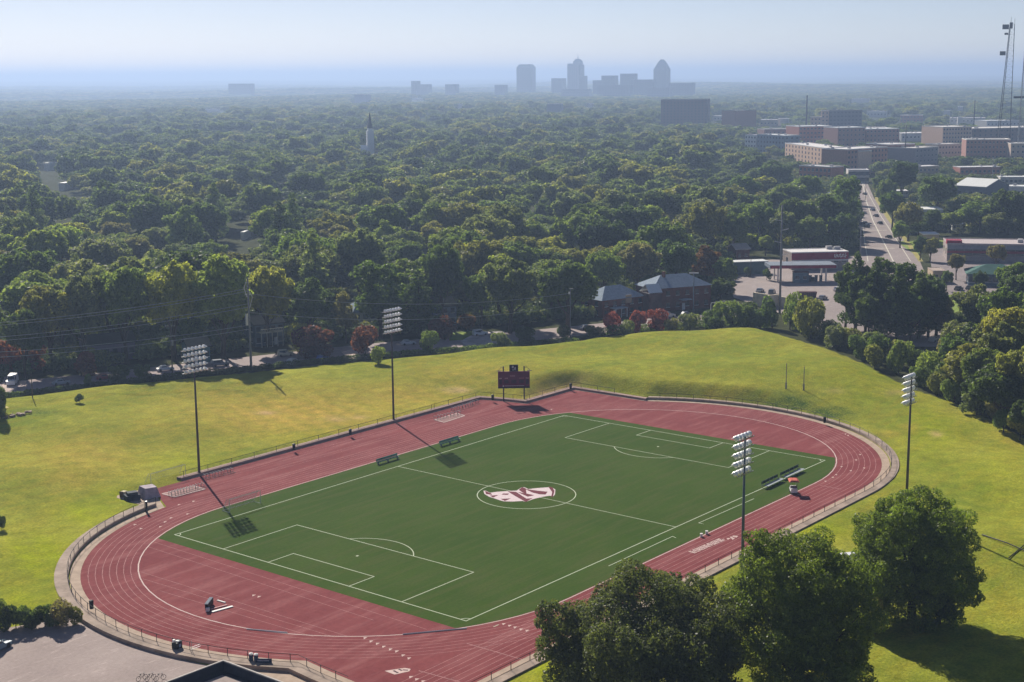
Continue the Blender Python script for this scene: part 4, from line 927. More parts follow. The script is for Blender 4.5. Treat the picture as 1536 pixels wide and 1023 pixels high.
# shops on the right
t, W, h = bld('strip_mall', 'long low shop row with pale pink-grey roof and maroon band on the right', 'shops', (1420, 391), (1600, 394), 354, 20, cm_('mall_wall', (.36, .30, .29)), cm_('mall_roof', (.50, .43, .43)), 1, 14, 2, ww=3.2, wh=2.4, par=.5, rh=0, z=6.8,
    band=[(2.6, .9, cm_('maroon_fascia', (.30, .035, .07)), 0, 1, 'fascia'), (.4, 1.6, cm_('grey_blue_panel', (.26, .27, .31)), 0, 1, 'parapet')])
MB().box((2.8, 3, 7.6), (6, 6, 1.6)).build('roof_box', cm_('maroon_fascia', (.30, .035, .07)), t)
t, W, h = bld('shop', 'shop with low green hip roof and blue-grey glass front on the right', 'shop', (1452, 428), (1532, 430), 392, 13, cm_('blue_shop_wall', (.10, .15, .20)), mat('green_roof', (.05, .13, .11), .8, .15, .3), 1, 9, 3, ww=1.7, wh=2.0, roof='hip', rh=2.9, z=7.2, over=1.0)
bld('outbuilding', 'small tan flat-roofed building left of the green-roofed shop', 'building', (1399, 424), (1418, 424), 402, 9, TAN, cm_('tan_roof', (.42, .34, .29)), 1, 2, 1, par=.3, z=4.2)
bld('outbuilding', 'flat white-roofed building among trees right of the straight road', 'building', (1383, 336), (1414, 336), 303, 16, cm_('pale_wall', (.45, .44, .43)), WHITE, 2, 5, 1, ww=3.2, wh=1.0, par=.4, z=7.2, blk=(1383, 302, 1414, 322))
t, W, h = bld('warehouse', 'blue-grey gabled building with white roof slopes and teal base on the right', 'warehouse', (1432, 300), (1478, 303), 266, 26, cm_('bluegrey_wall', (.16, .18, .24)), WHITE, 1, 3, 2, ww=2, wh=2, roof='gable', rh=4.0, z=13, blk=(1414, 266, 1486, 288), band=[(9.8, 1.8, cm_('teal_band', (.05, .25, .27)), 0, .8, 'base_band')])

for (lab, a, c, vt, dp, wl, rf, rows, cols, kd, rh_) in (
   ('low brown-roofed building left of the flat white-roofed building', (1352, 318), (1374, 318), 305, 14, BRICK, OFFW, 1, 4, 'gable', 2.5),
   ('long pale low building behind the gabled warehouse', (1484, 296), (1536, 297), 280, 14, OFFW, WHITE, 1, 9, 'flat', 0),
   ('small white house in the trees above the shop row', (1428, 345), (1446, 345), 328, 10, WHITE, SHINGLE, 1, 3, 'gable', 2.5),
   ('pale bungalow between the straight road trees and the brick apartments', (1236, 300), (1258, 301), 286, 10, TAN, SHINGLE, 1, 4, 'hip', 2.6),
   ('grey-roofed house behind the deep green trees right of the warehouse', (1500, 318), (1524, 318), 303, 12, BRICK, OFFW, 1, 4, 'gable', 2.6),
   ('low grey office left of the flat white-roofed building, nearer the road', (1340, 300), (1362, 300), 287, 12, cm_('grey_render', (.34, .33, .34)), OFFW, 2, 5, 'flat', 0),
   ('small cream shop between the shop row and the straight road', (1384, 368), (1408, 368), 352, 9, TAN, WHITE, 1, 4, 'flat', 0),
   ('small tan kiosk at the right edge beside the green-roofed shop', (1533, 420), (1556, 421), 404, 8, TAN, OFFW, 1, 3, 'flat', 0)):
    bld('building', lab, 'building', a, c, vt, dp, wl, rf, rows, cols, 2, ww=1.6, wh=1.3, roof=kd, rh=rh_, par=.4)
for (lab, a, c, vt, dp, wl, rf, rows, cols) in (
   ('low red-brick office right of the tall brick block', (1300, 205), (1330, 205), 192, 30, BRW, OFFW, 2, 7), ('pale warehouse behind the rightmost flat-topped block', (1352, 212), (1398, 211), 200, 30, PALE, OFFW, 1, 8),
   ('brick row behind the small cream block', (1398, 226), (1412, 226), 210, 20, BRW, PALE, 3, 3), ('low tan row at the foot of the grey flat block', (1366, 262), (1408, 260), 250, 12, TAN, OFFW, 1, 7),
   ('low brick shop row below the dark brick front block', (1440, 264), (1500, 263), 251, 14, BRW, OFFW, 1, 9), ('cream low shop behind the gabled warehouse, right', (1500, 278), (1540, 278), 266, 12, PALE, WHITE, 1, 6),
   ('small pale roof far off left of the faded red-brown block', (1070, 182), (1090, 182), 174, 26, PALE, WHITE, 1, 4), ('small tan block far off right of the slender stack', (1140, 190), (1166, 190), 180, 24, TAN, OFFW, 1, 5),
   ('far pale block above the tall brick block', (1300, 176), (1330, 176), 167, 30, PALE, OFFW, 1, 6), ('far brick block below the right horizon', (1350, 184), (1384, 184), 173, 30, BRW, OFFW, 2, 7),
   ('far pale row near the thin dark mast', (1425, 186), (1478, 186), 177, 24, PALE, OFFW, 1, 9), ('far white roof behind the long brown building', (1480, 192), (1530, 191), 181, 30, PALE, WHITE, 1, 9)):
    bld('building', lab, 'building', a, c, vt, dp, wl, rf, rows, cols, 0, ww=1.8, wh=1.6, glass=WG, par=.4)
# mid-distance town blocks
BRW = cm_('town_brick', (.46, .19, .14)); BRT = cm_('town_tan_brick', (.72, .49, .36)); BRD = cm_('town_dark_brick', (.40, .21, .17)); PALE = cm_('town_pale', (.68, .64, .60))
WG_ = cm_('town_glass', (.06, .075, .10))
bld('apartment_block', 'white low block at the left end of the brick apartments', 'building', (1117, 228), (1134, 229), 203, 16, WHITE, OFFW, 4, 4, 3, ww=1.8, wh=1.7, glass=WG, blk=(1117, 202, 1134, 213))
bld('apartment_block', 'blue-grey glazed block with white piers beside the white low block', 'building', (1135, 229), (1176, 232), 203, 18, cm_('blue_grey_glass_wall', (.20, .27, .35)), WHITE, 4, 9, 3, ww=1.9, wh=1.8, glass=WG, blk=(1135, 202, 1176, 216))
bld('apartment_block', 'long red-brick apartment front with pale bays running towards the straight road', 'building', (1177, 246), (1269, 262), 214, 20, BRT, OFFW, 5, 18, 0, ww=2.0, wh=1.9, glass=WG, z=17.5, blk=(1177, 212, 1268, 240))
bld('apartment_block', 'shade-darkened brick side of the apartment block facing the right of the straight road', 'building', (1270, 263), (1330, 258), 217, 24, BRD, OFFW, 5, 12, 0, ww=1.8, wh=1.7, glass=WG, z=19, blk=(1270, 216, 1330, 235))  # darker brick puts shade on this side, against the paler lit front
bld('apartment_block', 'low brick row with salmon end wall in front of the long brick front', 'building', (1198, 276), (1246, 279), 245, 14, BRW, OFFW, 3, 8, 0, ww=2.0, wh=1.9, glass=WG, z=12.5, blk=(1198, 245, 1244, 262))
bld('office_block', 'brick block with flat white roof behind the long brick front, left one', 'building', (1198, 222), (1247, 221), 190, 34, BRW, WHITE, 5, 9, 0, glass=WG, ww=2.2, wh=1.6, blk=(1198, 190, 1246, 206))
bld('office_block', 'tall brick block with lit tan end wall, highest of the near town', 'building', (1243, 206), (1292, 205), 166, 22, cm_('shaded_wall', (.14, .16, .20)), cm_('grey_roof', (.3, .3, .3)), 7, 9, 0, glass=WG, ww=2.4, wh=1.6, blk=(1232, 165, 1291, 190))  # front face of the block, with its shade put into the wall colour
bld('office_block', 'tan end wall coloured as sunlit, joined to the left of the tall brick block', 'building', (1231, 206), (1242.5, 206), 167, 20, BRT, PALE, 7, 2, 0, glass=WG, blk=(1232, 165, 1243, 190))  # left face of the same block, sunlight put into its tan
bld('office_block', 'small tan block left of the tall brick block', 'building', (1215, 206), (1231, 206), 176, 18, BRT, PALE, 5, 3, 0, glass=WG, blk=(1215, 175, 1231, 190))
bld('office_block', 'brick block with bright white roof, middle of the three flat-topped blocks', 'building', (1256, 228), (1297, 227), 192, 30, BRD, WHITE, 5, 7, 0, glass=WG, blk=(1255, 192, 1297, 212))
bld('office_block', 'brick block with white roof, rightmost of the three flat-topped blocks', 'building', (1298, 227), (1348, 226), 194, 30, BRD, WHITE, 5, 9, 0, glass=WG, blk=(1298, 193, 1345, 212))
bld('apartment_block', 'grey flat block with an orange base strip left of the hospital-like group', 'building', (1372, 254), (1406, 251), 222, 26, cm_('grey_town_wall', (.25, .24, .28)), PALE, 4, 6, 0, glass=WG, blk=(1372, 222, 1405, 246), band=[(15, 2, cm_('orange_band', (.45, .25, .14)), 0, 1, 'base_band')])
bld('apartment_block', 'dark brick block right of the dark apartment side, with white roof boxes', 'building', (1331, 252), (1371, 250), 217, 26, BRD, OFFW, 4, 8, 0, glass=WG, blk=(1331, 216, 1371, 236))
bld('apartment_block', 'small cream block between the grey block and the large tan building', 'building', (1407, 242), (1440, 241), 217, 20, cm_('cream_wall', (.55, .46, .38)), PALE, 3, 7, 0, glass=WG, blk=(1407, 216, 1440, 228))
bld('office_block', 'large tan building with yellowish corner towers near the lattice mast', 'building', (1413, 228), (1456, 227), 191, 40, BRT, PALE, 6, 10, 0, glass=WG, blk=(1412, 190, 1456, 212))
bld('office_block', 'long brown building behind the lattice mast', 'building', (1457, 226), (1600, 222), 192, 40, cm_('brown_wall', (.24, .18, .17)), PALE, 5, 18, 0, glass=WG, blk=(1457, 191, 1540, 212))
bld('office_block', 'dark brick front block at the foot of the lattice mast', 'building', (1448, 246), (1514, 246), 210, 24, BRD, PALE, 5, 12, 0, glass=WG, blk=(1447, 209, 1514, 232))
bld('office_block', 'light tan low block cut by the right edge beside the lattice mast', 'building', (1515, 248), (1580, 248), 216, 24, cm_('light_tan_wall', (.55, .42, .34)), PALE, 4, 9, 0, glass=WG, blk=(1515, 215, 1540, 232))
bld('garage', 'small white pillared building at the far end of the straight road', 'building', (1272, 274), (1303, 274), 256, 14, PALE, OFFW, 2, 6, 0, ww=2.4, wh=2.6, glass=WG, blk=(1284, 255, 1303, 268))
bld('office_block', 'long low building with a pale roof behind the white low block', 'building', (1146, 214), (1196, 213), 194, 20, BRD, PALE, 2, 8, 0, glass=WG, blk=(1146, 193, 1196, 200))
bld('office_block', 'faded red-brown block left of the slender stack', 'building', (1103, 199), (1134, 198), 166, 30, BRD, cm_('grey_roof', (.3, .3, .3)), 0, 0, 0, blk=(1103, 166, 1134, 186))
bld('office_block', 'wide dark brown block standing alone below the downtown towers', 'building', (991, 192), (1061, 192), 150, 34, mat_grid('brown_grid', (.12, .085, .09), (.06, .06, .08), 5, 4, .4, .5), cm_('grey_roof', (.3, .3, .3)), 0, 0, 0, par=1.2, blk=(990, 149, 1062, 182))
bld('office_block', 'small pale block in the wood below downtown', 'building', (820, 178), (841, 178), 156, 20, cm_('grey_blue_pale', (.30, .33, .38)), WHITE, 0, 0, 0, blk=(820, 155, 841, 166))

# downtown skyline
GB = mat_grid('tower_glass', (.05, .06, .08), (.015, .02, .03), 9, 8, .55, .6, .3)
GL = mat_grid('tower_pale', (.22, .22, .24), (.06, .08, .12), 8, 7, .5, .55)
DKT = mat_grid('tower_dark', (.06, .06, .075), (.015, .015, .025), 10, 8, .5, .5)
def skb(name, label, u0, u1, vt, vb=143, dep=28, m=DKT, bl=True, extra=None):
    t, W, h = bld(name, label, 'skyscraper' if (vb-vt) > 38 else 'building', (u0, vb), (u1, vb), vt, dep, m, cm_('tower_roof', (.12, .12, .15)), 0, 0, 0, par=1.5, blk=(u0, vt, u1, vt+(vb-vt)*.8))
    return t, W, h
t, W, h = skb('office_tower', 'broad dark tower with chamfered top, left of the spired one', 775, 797, 101, 142, 34, GB)
MB().prism([(0, 0), (W, 0), (W, 34), (0, 34)], h, h+12, [(W*.14, 6), (W*.86, 6), (W*.86, 28), (W*.14, 28)]).build('crown', cm_('tower_cap', (.10, .11, .14)), t)
t, W, h = skb('office_tower', 'pale stepped tower with a thin spire, tallest downtown', 851, 861, 96, 143, 30, GL)
um = W/10; hm = h/(143-96)
MB().box((13.2*um, 14, (h+4*hm)/2), (8.4*um, 32, h+4*hm)).build('shaft', GL, t)
MB().prism([(9.2*um, 0), (17.2*um, 0), (17.2*um, 28), (9.2*um, 28)], h+4*hm, h+7.5*hm, [(10.6*um, 8), (15.8*um, 8), (15.8*um, 20), (10.6*um, 20)]).build('crown', cm_('tower_roof', (.12, .12, .15)), t)
MB().tube([(13.2*um, 14, h+7.5*hm), (13.2*um, 14, h+15*hm)], [2.6, .6], 6).build('spire', STEEL, t)
MB().box((18.6*um, 14, (h-1*hm)/2), (3*um, 28, h-1*hm)).build('shoulder', DKT, t); MB().box((22.4*um, 14, h*.31), (5*um, 26, h*.62)).build('side_wing', DKT, t)
t, W, h = skb('office_tower', 'dark tower with a pointed arched top, rightmost tall one downtown', 980, 1000, 104, 144, 30, GB)
MB().prism([(0, 0), (W, 0), (W, 30), (0, 30)], h, h+24, [(W*.24, 8), (W*.76, 8), (W*.76, 24), (W*.24, 24)]).build('crown', cm_('tower_cap', (.10, .11, .14)), t)
MB().prism([(W*.24, 8), (W*.76, 8), (W*.76, 24), (W*.24, 24)], h+24, h+35, [(W*.4, 13), (W*.6, 13), (W*.6, 19), (W*.4, 19)]).build('crown_tip', cm_('tower_cap', (.10, .11, .14)), t)
for a in (('wide dark hospital-like slab alone on the left horizon', 343, 376, 126, 144), ('dark twin-level block, leftmost of the downtown outliers', 617, 625, 122, 145), ('low step of the downtown outliers, right of the leftmost block', 626, 642, 127, 145),
          ('squat dark block between the outliers and the broad tower, left one', 668, 683, 127, 145), ('squat dark block just left of the broad tower', 742, 756, 128, 145), ('low block between the broad tower and the spired tower', 827, 844, 118, 143),
          ('wide base block at the foot of the spired tower', 842, 882, 134, 146), ('wide stepped block right of the spired tower', 889, 902, 121, 145), ('higher step of the block right of the spired tower', 902, 922, 114, 145),
          ('flat-topped mid-height block left of the arched tower', 930, 951, 111, 145), ('broad lower block touching the left of the arched tower', 944, 979, 120, 146), ('pale low block right of the arched tower', 1003, 1038, 125, 146),
          ('low wide block below the flat-topped downtown block', 896, 945, 128, 147), ('low link block at the foot of the arched tower', 970, 1004, 132, 147)):
    skb('office_block', a[0], a[1], a[2], a[3], a[4])
bld('warehouse', 'bright white roof far away under the left horizon slab', 'warehouse', (311, 167.5), (331, 167), 164, 60, PALE, WHITE, 0, 0, 0, blk=(311, 163, 331, 167))
bld('warehouse', 'pale far-off shed below the downtown outliers', 'warehouse', (618, 152), (632, 152), 148, 60, PALE, WHITE, 0, 0, 0, blk=(618, 147, 632, 151))
bld('warehouse', 'pair of far pale blocks left of the downtown outliers', 'warehouse', (532, 158), (549, 158), 142, 30, cm_('grey_blue_pale', (.30, .33, .38)), PALE, 0, 0, 0, blk=(531, 141, 549, 152))
for i, (u, v, wd, lab) in enumerate(((70, 247, 8, 'tiny white roof far left in the wood'), (93, 277, 9, 'small white roof in the wood above the left street trees'), (364, 351, 5, 'small pale roof deep in the wood left of centre'),
        (1112, 178, 14, 'pale low roof behind the faded red-brown block'), (1175, 180, 16, 'pale low roof left of the slender stack'), (1160, 330, 5, 'tiny pale roof behind the tall power pole'), (884, 157, 8, 'pale roof below the spired tower'), (1420, 168, 10, 'small pale roof on the right horizon'),
        (1440, 178, 8, 'white dot of a roof above the tan building'), (690, 158, 6, 'white dot of a roof under the squat dark block'), (1290, 150, 26, 'long pale roof on the horizon above the town'), (1440, 162, 8, 'small white roof near the guyed mast'))):
    bld('shed', lab, 'roof', (u-wd/2, v+9), (u+wd/2, v+9), v-2, 14, PALE, WHITE, 0, 0, 0, par=.3, blk=(u-wd/2, v-2, u+wd/2, v+3))
# church steeple
p = G(556, 240); D = depth(p); t = thing('church', 'white church steeple with dark spire rising from the wood on the left', 'church', p, YAW+.3)
hb = height_for(p, 196); ht = height_for(p, 178)
MB().box((0, 0, hb*.5), (6.2, 6.2, hb)).build('tower', WHITE, t); MB().box((0, 0, hb+1.2), (4.2, 4.2, 2.4)).build('belfry', WHITE, t)
MB().prism([(-2.3, -2.3), (2.3, -2.3), (2.3, 2.3), (-2.3, 2.3)], hb+2.4, ht+6, [(-.1, -.1), (.1, -.1), (.1, .1), (-.1, .1)]).build('spire', cm_('dark_slate', (.05, .06, .08)), t)
MB().box((0, 14, 4.5), (11, 24, 9)).prism([(-6, 2), (6, 2), (6, 26), (-6, 26)], 9, 14, [(-.1, 2), (.1, 2), (.1, 26), (-.1, 26)]).build('nave', WHITE, t)
block(549, 178, 562, 222, D)

# ------------------------------------------------------------------ car park building at the bottom
zr = 4.6
P = [G(u, v, zr) for u, v in ((335, 990), (240, 1026), (432, 1026))]
t = thing('flat_roof_building', 'flat-roofed building corner with shade-darkened parapet and white coping at the bottom', 'building', (P[0].x, P[0].y, 0), 0)
a = (P[1]-P[0]).normalized(); c = (P[2]-P[0]).normalized(); La, Lc = 16, 13
def Q(s, r): v = a*s+c*r; return (v.x, v.y)
def slab(s0, s1, r0, r1, z0, z1, nm, mm): MB().prism([Q(s0, r0), Q(s1, r0), Q(s1, r1), Q(s0, r1)] if (a.x*c.y-a.y*c.x) > 0 else [Q(s0, r0), Q(s0, r1), Q(s1, r1), Q(s1, r0)], z0, z1).build(nm, mm, t)
slab(0, La, 0, Lc, -.2, zr-1.35, 'wall', cm_('building_wall', (.32, .26, .22)))
slab(.0, La, .0, .3, zr-1.34, zr-.04, 'parapet', cm_('parapet_shade', (.022, .028, .05))); slab(.0, .3, .31, Lc, zr-1.34, zr-.04, 'parapet', cm_('parapet_shade', (.022, .028, .05)))  # near-black colour stands for shade on the parapet's inner face
slab(-.06, La, -.06, .16, zr-.035, zr+.03, 'coping', cm_('coping_grey', (.50, .46, .43))); slab(-.06, .16, .165, Lc, zr-.035, zr+.03, 'coping', cm_('coping_grey', (.50, .46, .43)))
slab(1.35, La, 1.35, Lc, zr-1.3, zr-1.2, 'roof_surface', ASPH)
slab(.31, La, .31, 1.33, zr-1.33, zr-1.22, 'shadow_strip', cm_('parapet_shade', (.022, .028, .05))); slab(.31, 1.33, 1.34, Lc, zr-1.33, zr-1.22, 'shadow_strip', cm_('parapet_shade', (.022, .028, .05)))  # strip coloured as the parapet's shadow on the roof

# ------------------------------------------------------------------ floodlight masts
def lamp_proto(parent, m, big):
    b = MB(); r = .40 if big else .33
    b.tube([(0, .30, 0), (0, .12, 0), (0, -.30, 0)], [r*.45, r*.95, r], 10)
    b.box((0, -.42, r*.62), (r*1.9, .35, .05)); b.box((0, .05, -r-.06), (.10, .10, .22))
    return b.build('floodlamp', m, parent)
def floodlight(p, wd, hts, aim, label, polem, big, cols=6):
    t = thing('floodlight_mast', label, 'floodlight mast', p, 0, 'floodlight masts round the track')
    top = hts[-1]+.3
    MB().tube([(0, 0, -.3), (0, 0, top*.5), (0, 0, top)], [.26, .21, .13], 12).tube([(0, 0, -.1), (0, 0, .5)], [.42, .40], 12).build('pole', polem, t, True)
    lp = None
    for zz in hts:
        MB().box((0, -.18*math.copysign(1, aim[1]), zz), (wd, .12, .12)).box((0, 0, zz), (.3, .4, .25)).build('crossarm', STEEL, t)
        for k in range(cols):
            x = -wd/2+wd*(k+.5)/cols
            loc = (x, .30*aim[1], zz+.36); rz = (0 if aim[1] < 0 else PI)+(x/wd)*.5*(1 if aim[1] < 0 else -1)
            if lp is None: lp = lamp_proto(t, LAMPW, big); o = lp; o.location = loc; o.rotation_euler = (R(28), 0, rz)
            else: o = cpart(lp, t, loc); o.rotation_euler = (R(28), 0, rz)
    return t
LAMPW = mat('lamp_housing', (.88, .88, .90), .35, .05, 3, spec=.5)
floodlight(G(299, 712), 5.6, (20.6, 21.7, 22.8, 23.9, 25.0), (0, -1), 'tall dark floodlight mast at the left end of the far straight', POLE_D, False)
floodlight(G(590.5, 632), 5.4, (20.4, 21.6, 22.8, 24.0, 25.2), (0, -1), 'tall dark floodlight mast in the middle of the far straight, left of the scoreboard', POLE_D, False)
floodlight(Vector((-26.3, -60.8, .4)), 4.6, (19.6, 20.9, 22.2, 23.5, 24.8), (0, 1), 'blue-grey floodlight mast rising behind the middle big front tree', POLE_B, True, 5)
floodlight(Vector((27.6, -62.2, .4)), 4.0, (20.3, 21.4, 22.5, 23.6, 24.7), (0, 1), 'floodlight mast with white lamp backs rising behind the bright green tree on the right', POLE_D, True, 5)

# ------------------------------------------------------------------ scoreboard
pL, pR = GH(756, 589), GH(786, 588); d = (pR-pL); W = d.length; rz = -.72
mid = (pL+pR)/2
t = thing('scoreboard', 'maroon scoreboard with black crest panel on two dark posts beyond the track', 'scoreboard', mid, YAW-PI/2+.05)
px = FPX/depth(mid); SW = 47.5/px; z0, z1 = 19.5/px*1.04, 44/px*1.04; PWx = 31/px
SBM = mat('scoreboard_maroon', (.15, .015, .06), .45, .12, .6)
for s in (-1, 1): MB().box((s*PWx/2, .28, z1*.5+.5), (.30, .30, z1+1.4)).build('post', POLE_D, t)
MB().box((0, 0, (z0+z1)/2), (SW, .45, z1-z0)).build('panel', SBM, t)
MB().box((0, -.23, z0+.20), (SW, .06, .40)).build('base_strip', cm_('black_panel', (.02, .012, .03)), t)
b = MB(); b.box((.1, -.29, z0+.62), (SW*.62, .05, .08)); b.box((-PWx/2-.05, -.30, z0+.6), (.28, .06, .34)); b.build('light_rail', OFFW, t)
hd = MB(); hd.prism([(-1.05, 0), (1.05, 0), (1.05, .3), (-1.05, .3)], z1+.02, z1+1.6); hd = hd.build('crest_panel', cm_('black_panel', (.02, .012, .03)), t); hd.location = (0, -.1, 0)
b = MB(); b.quad((-.42, -.14, z1+.9), (-.1, -.14, z1+.8), (-.02, -.14, z1+1.3), (-.3, -.14, z1+1.42), (-.5, -.14, z1+1.2)); b.quad((.1, -.14, z1+.4), (.42, -.14, z1+.35), (.5, -.14, z1+.95), (.3, -.14, z1+1.15), (.12, -.14, z1+.8)); b.quad((-.3, -.14, z1+.25), (-.1, -.14, z1+.25), (-.1, -.14, z1+.6), (-.25, -.14, z1+.6))
b.build('crest_mark', cm_('pale_grey_mark', (.55, .55, .60)), hd)
b = MB()
for (fx, fz, fw) in ((-.05, .74, .16), (-.42, .60, .09), (-.24, .60, .10), (.24, .60, .17), (.42, .60, .10)):
    n_ = max(3, int(fw*40))
    for k in range(n_): b.box((SW*(fx-fw/2+fw*(k+.5)/n_), -.245, z0+(z1-z0)*fz), (.13, .05, .24+.06*(k % 2)))
b.build('caption', cm_('caption_pink', (.60, .32, .34)), t)
for (fx, fz, fw, fh) in ((-.42, .38, .09, .28), (-.24, .40, .14, .2), (0, .40, .16, .22), (.24, .40, .14, .2), (.42, .38, .09, .28)): MB().box((SW*fx, -.24, z0+(z1-z0)*fz), (SW*fw, .05, (z1-z0)*fh)).build('digit_panel', cm_('dark_digit', (.05, .008, .035)), t)

for s in (-1, 1): MB().tube([(s*PWx/2, .2, z1+.6), (s*(PWx/2+.5), -.6, z1+1.2), (s*(PWx/2+1.3), -1.1, z1+.5)], .05, 5).box((s*(PWx/2+1.2), -1.1, z1+.4), (1.1, .3, .12)).build('light_arm', POLE_D, t)

# ------------------------------------------------------------------ fence round the track
def fence(name, label, idx, off, hgt, closed=False, z=.5, step=3.0, rail=.05):
    Pp = offset(OUT, off)[idx[0]:idx[1]]; pts = [Vector((p.x, p.y, z)) for p in Pp]
    t = thing(name, label, 'fence', pts[0], 0); o0 = pts[0]
    b = MB(); b.tube([p-o0+Vector((0, 0, hgt)) for p in pts], rail*.8, 5); b.tube([p-o0+Vector((0, 0, .06)) for p in pts], rail*.5, 4); b.build('rail', WIRE, t)
    pos = []; acc = 0
    for a, c in zip(pts[:-1], pts[1:]):
        L_ = (c-a).length; s = acc
        while s < L_: pos.append(a.lerp(c, s/L_)-o0); s += step
        acc = s-L_
    po = MB().tube([(0, 0, 0), (0, 0, hgt+.06)], rail, 6).build('post', WIRE, t); po.location = pos[0]
    for p in pos[1:99]: cpart(po, t, p)
    return t
fence('track_fence', 'low dark rail fence on the wall round the left bend of the track', (NA+10, nO-1), 1.9, 1.15)
fence('track_fence', 'low rail fence on the wall along the near side and right bend', (1, NA), 1.85, 1.1, z=.5, step=4)
fence('track_fence', 'low rail fence on the wall along the far straight', (NA+5, NA+8), 1.0, 1.1, z=.48, step=6)
fence('track_fence', 'low rail fence round the corner wall beside the scoreboard', (NA, NA+6), 1.3, 1.1, z=.48, step=5)

# ------------------------------------------------------------------ things on and around the track
def goal(u, v, rz, label, z=0.02, w=7.3, hh=2.4, dp=2.0):
    p = GH(u, v); p.z += z; t = thing('soccer_goal', label, 'goal', p, rz, 'football goals put away beside the pitch')
    b = MB(); r = .07
    b.tube([(-w/2, 0, 0), (-w/2, 0, hh), (w/2, 0, hh), (w/2, 0, 0)], r, 6); b.tube([(-w/2, 0, 0), (-w/2, dp, 0), (w/2, dp, 0), (w/2, 0, 0)], r*.8, 6)
    b.tube([(-w/2, dp, 0), (-w/2, .6, hh)], r*.6, 6); b.tube([(w/2, dp, 0), (w/2, .6, hh)], r*.6, 6); b.build('frame', cm_('goal_paint', (.60, .64, .55)), t)
    b = MB()
    for k in range(25): x = -w/2+w*k/24; b.tube([(x, dp, 0), (x, .6, hh)], .014, 3, False)
    for k in range(9): f_ = k/8; b.tube([(-w/2, dp+(.6-dp)*f_, hh*f_), (w/2, dp+(.6-dp)*f_, hh*f_)], .014, 3, False)
    b.build('net', NETM, t); return t
goal(368, 762, 0, 'white football goal parked behind the left end of the far touchline')
goal(253, 722, 0.04, 'pale football goal standing on the lawn left of the left floodlight mast', w=8.5)
def bench(u, v, L_, rz, label, m, back=True, z=.006):
    p = G(u, v, z); t = thing('team_bench', label, 'bench', p, rz)
    MB().box((0, 0, .46), (L_, .55, .06)).build('seat', m, t)
    if back: MB().box((0, .32, .82), (L_, .05, .50), rx=.15).build('backrest', m, t)
    n = max(2, int(L_/1.6))
    l0 = None
    for k in range(n):
        x = -L_/2+.3+(L_-.6)*k/(n-1)
        if l0 is None: l0 = MB().box((0, 0, .22), (.07, .5, .44)).box((0, .3, .5), (.06, .06, .9)).build('leg', STEEL, t); l0.location = (x, 0, 0)
        else: cpart(l0, t, (x, 0, 0))
TEAL = cm_('teal_bench', (.16, .33, .27))
bench(582, 692, 6.2, 0, 'teal team bench on the far touchline, left of the pair', TEAL); bench(675, 665, 6.2, 0, 'teal team bench on the far touchline, right of the pair', TEAL)
def shelter(u0, v0, u1, v1, label):
    a, c = G(u0, v0, .006), G(u1, v1, .006); L_ = (c-a).length; t = thing('team_shelter', label, 'bench', (a+c)/2, math.atan2(c.y-a.y, c.x-a.x), 'long benches at the near right corner')
    MB().box((0, 0, .5), (L_, .9, .07)).build('seat', cm_('aluminium', (.34, .38, .40)), t)
    MB().box((0, .95, .95), (L_, .06, .55)).build('back_panel', cm_('dark_green_mesh', (.03, .06, .045)), t)
    f = MB().box((0, .5, .5), (.08, 1.2, .08)).box((0, .95, .6), (.08, .08, 1.2)).box((0, -.2, .25), (.08, .08, .5)).build('frame', STEEL, t); n = 5
    f.location = (-L_/2+.2, 0, 0)
    for k in range(1, n): cpart(f, t, (-L_/2+.2+(L_-.4)*k/(n-1), 0, 0))
shelter(1149, 733, 1173, 721.5, 'long grey bench with dark green back, left one by the near right corner'); shelter(1177, 719.5, 1204, 706.5, 'long grey bench with dark green back, right one behind the cart')
# golf cart with red canopy
p = G(1190, 739, .006); t = thing('golf_cart', 'white golf cart under an orange-red canopy at the near edge of the turf', 'golf cart', p, .62)
MB().prism([(-1.15, -.6), (1.2, -.6), (1.2, .6), (-1.15, .6)], .3, .75).prism([(.55, -.58), (1.2, -.58), (1.2, .58), (.55, .58)], .75, 1.15, [(.6, -.5), (.95, -.5), (.95, .5), (.6, .5)]).prism([(-1.15, -.58), (-.55, -.58), (-.55, .58), (-1.15, .58)], .75, 1.05).build('body', WHITE, t)
MB().box((-.15, 0, .88), (.6, 1.1, .22)).box((-.48, 0, 1.22), (.14, 1.1, .5)).build('seat', cm_('mauve_vinyl', (.20, .14, .18)), t)
MB().prism([(-1.35, -.95), (1.25, -.95), (1.25, .95), (-1.35, .95)], 2.35, 2.62, [(-1.0, -.6), (.9, -.6), (.9, .6), (-1.0, .6)]).build('canopy', cm_('orange_red_canvas', (.55, .13, .09)), t)
for sx, sy in ((-1, -1), (-1, 1), (1, -1), (1, 1)): MB().tube([(sx*.95, sy*.55, .7), (sx*.9, sy*.6, 2.4)], .03, 5).build('canopy_pole', STEEL, t)
wl = MB().tube([(0, -.1, 0), (0, .1, 0)], .27, 12).build('wheel', RUBBER, t); wl.location = (-.75, -.55, .27)
for x, y in ((-.75, .55), (.8, -.55), (.8, .55)): cpart(wl, t, (x, y, .27))
MB().tube([(.55, -.2, 1.1), (.35, -.2, 1.25)], .02, 5).tube([(.35, -.36, 1.25), (.35, -.04, 1.25)], .03, 5).build('steering_wheel', BLACK, t)

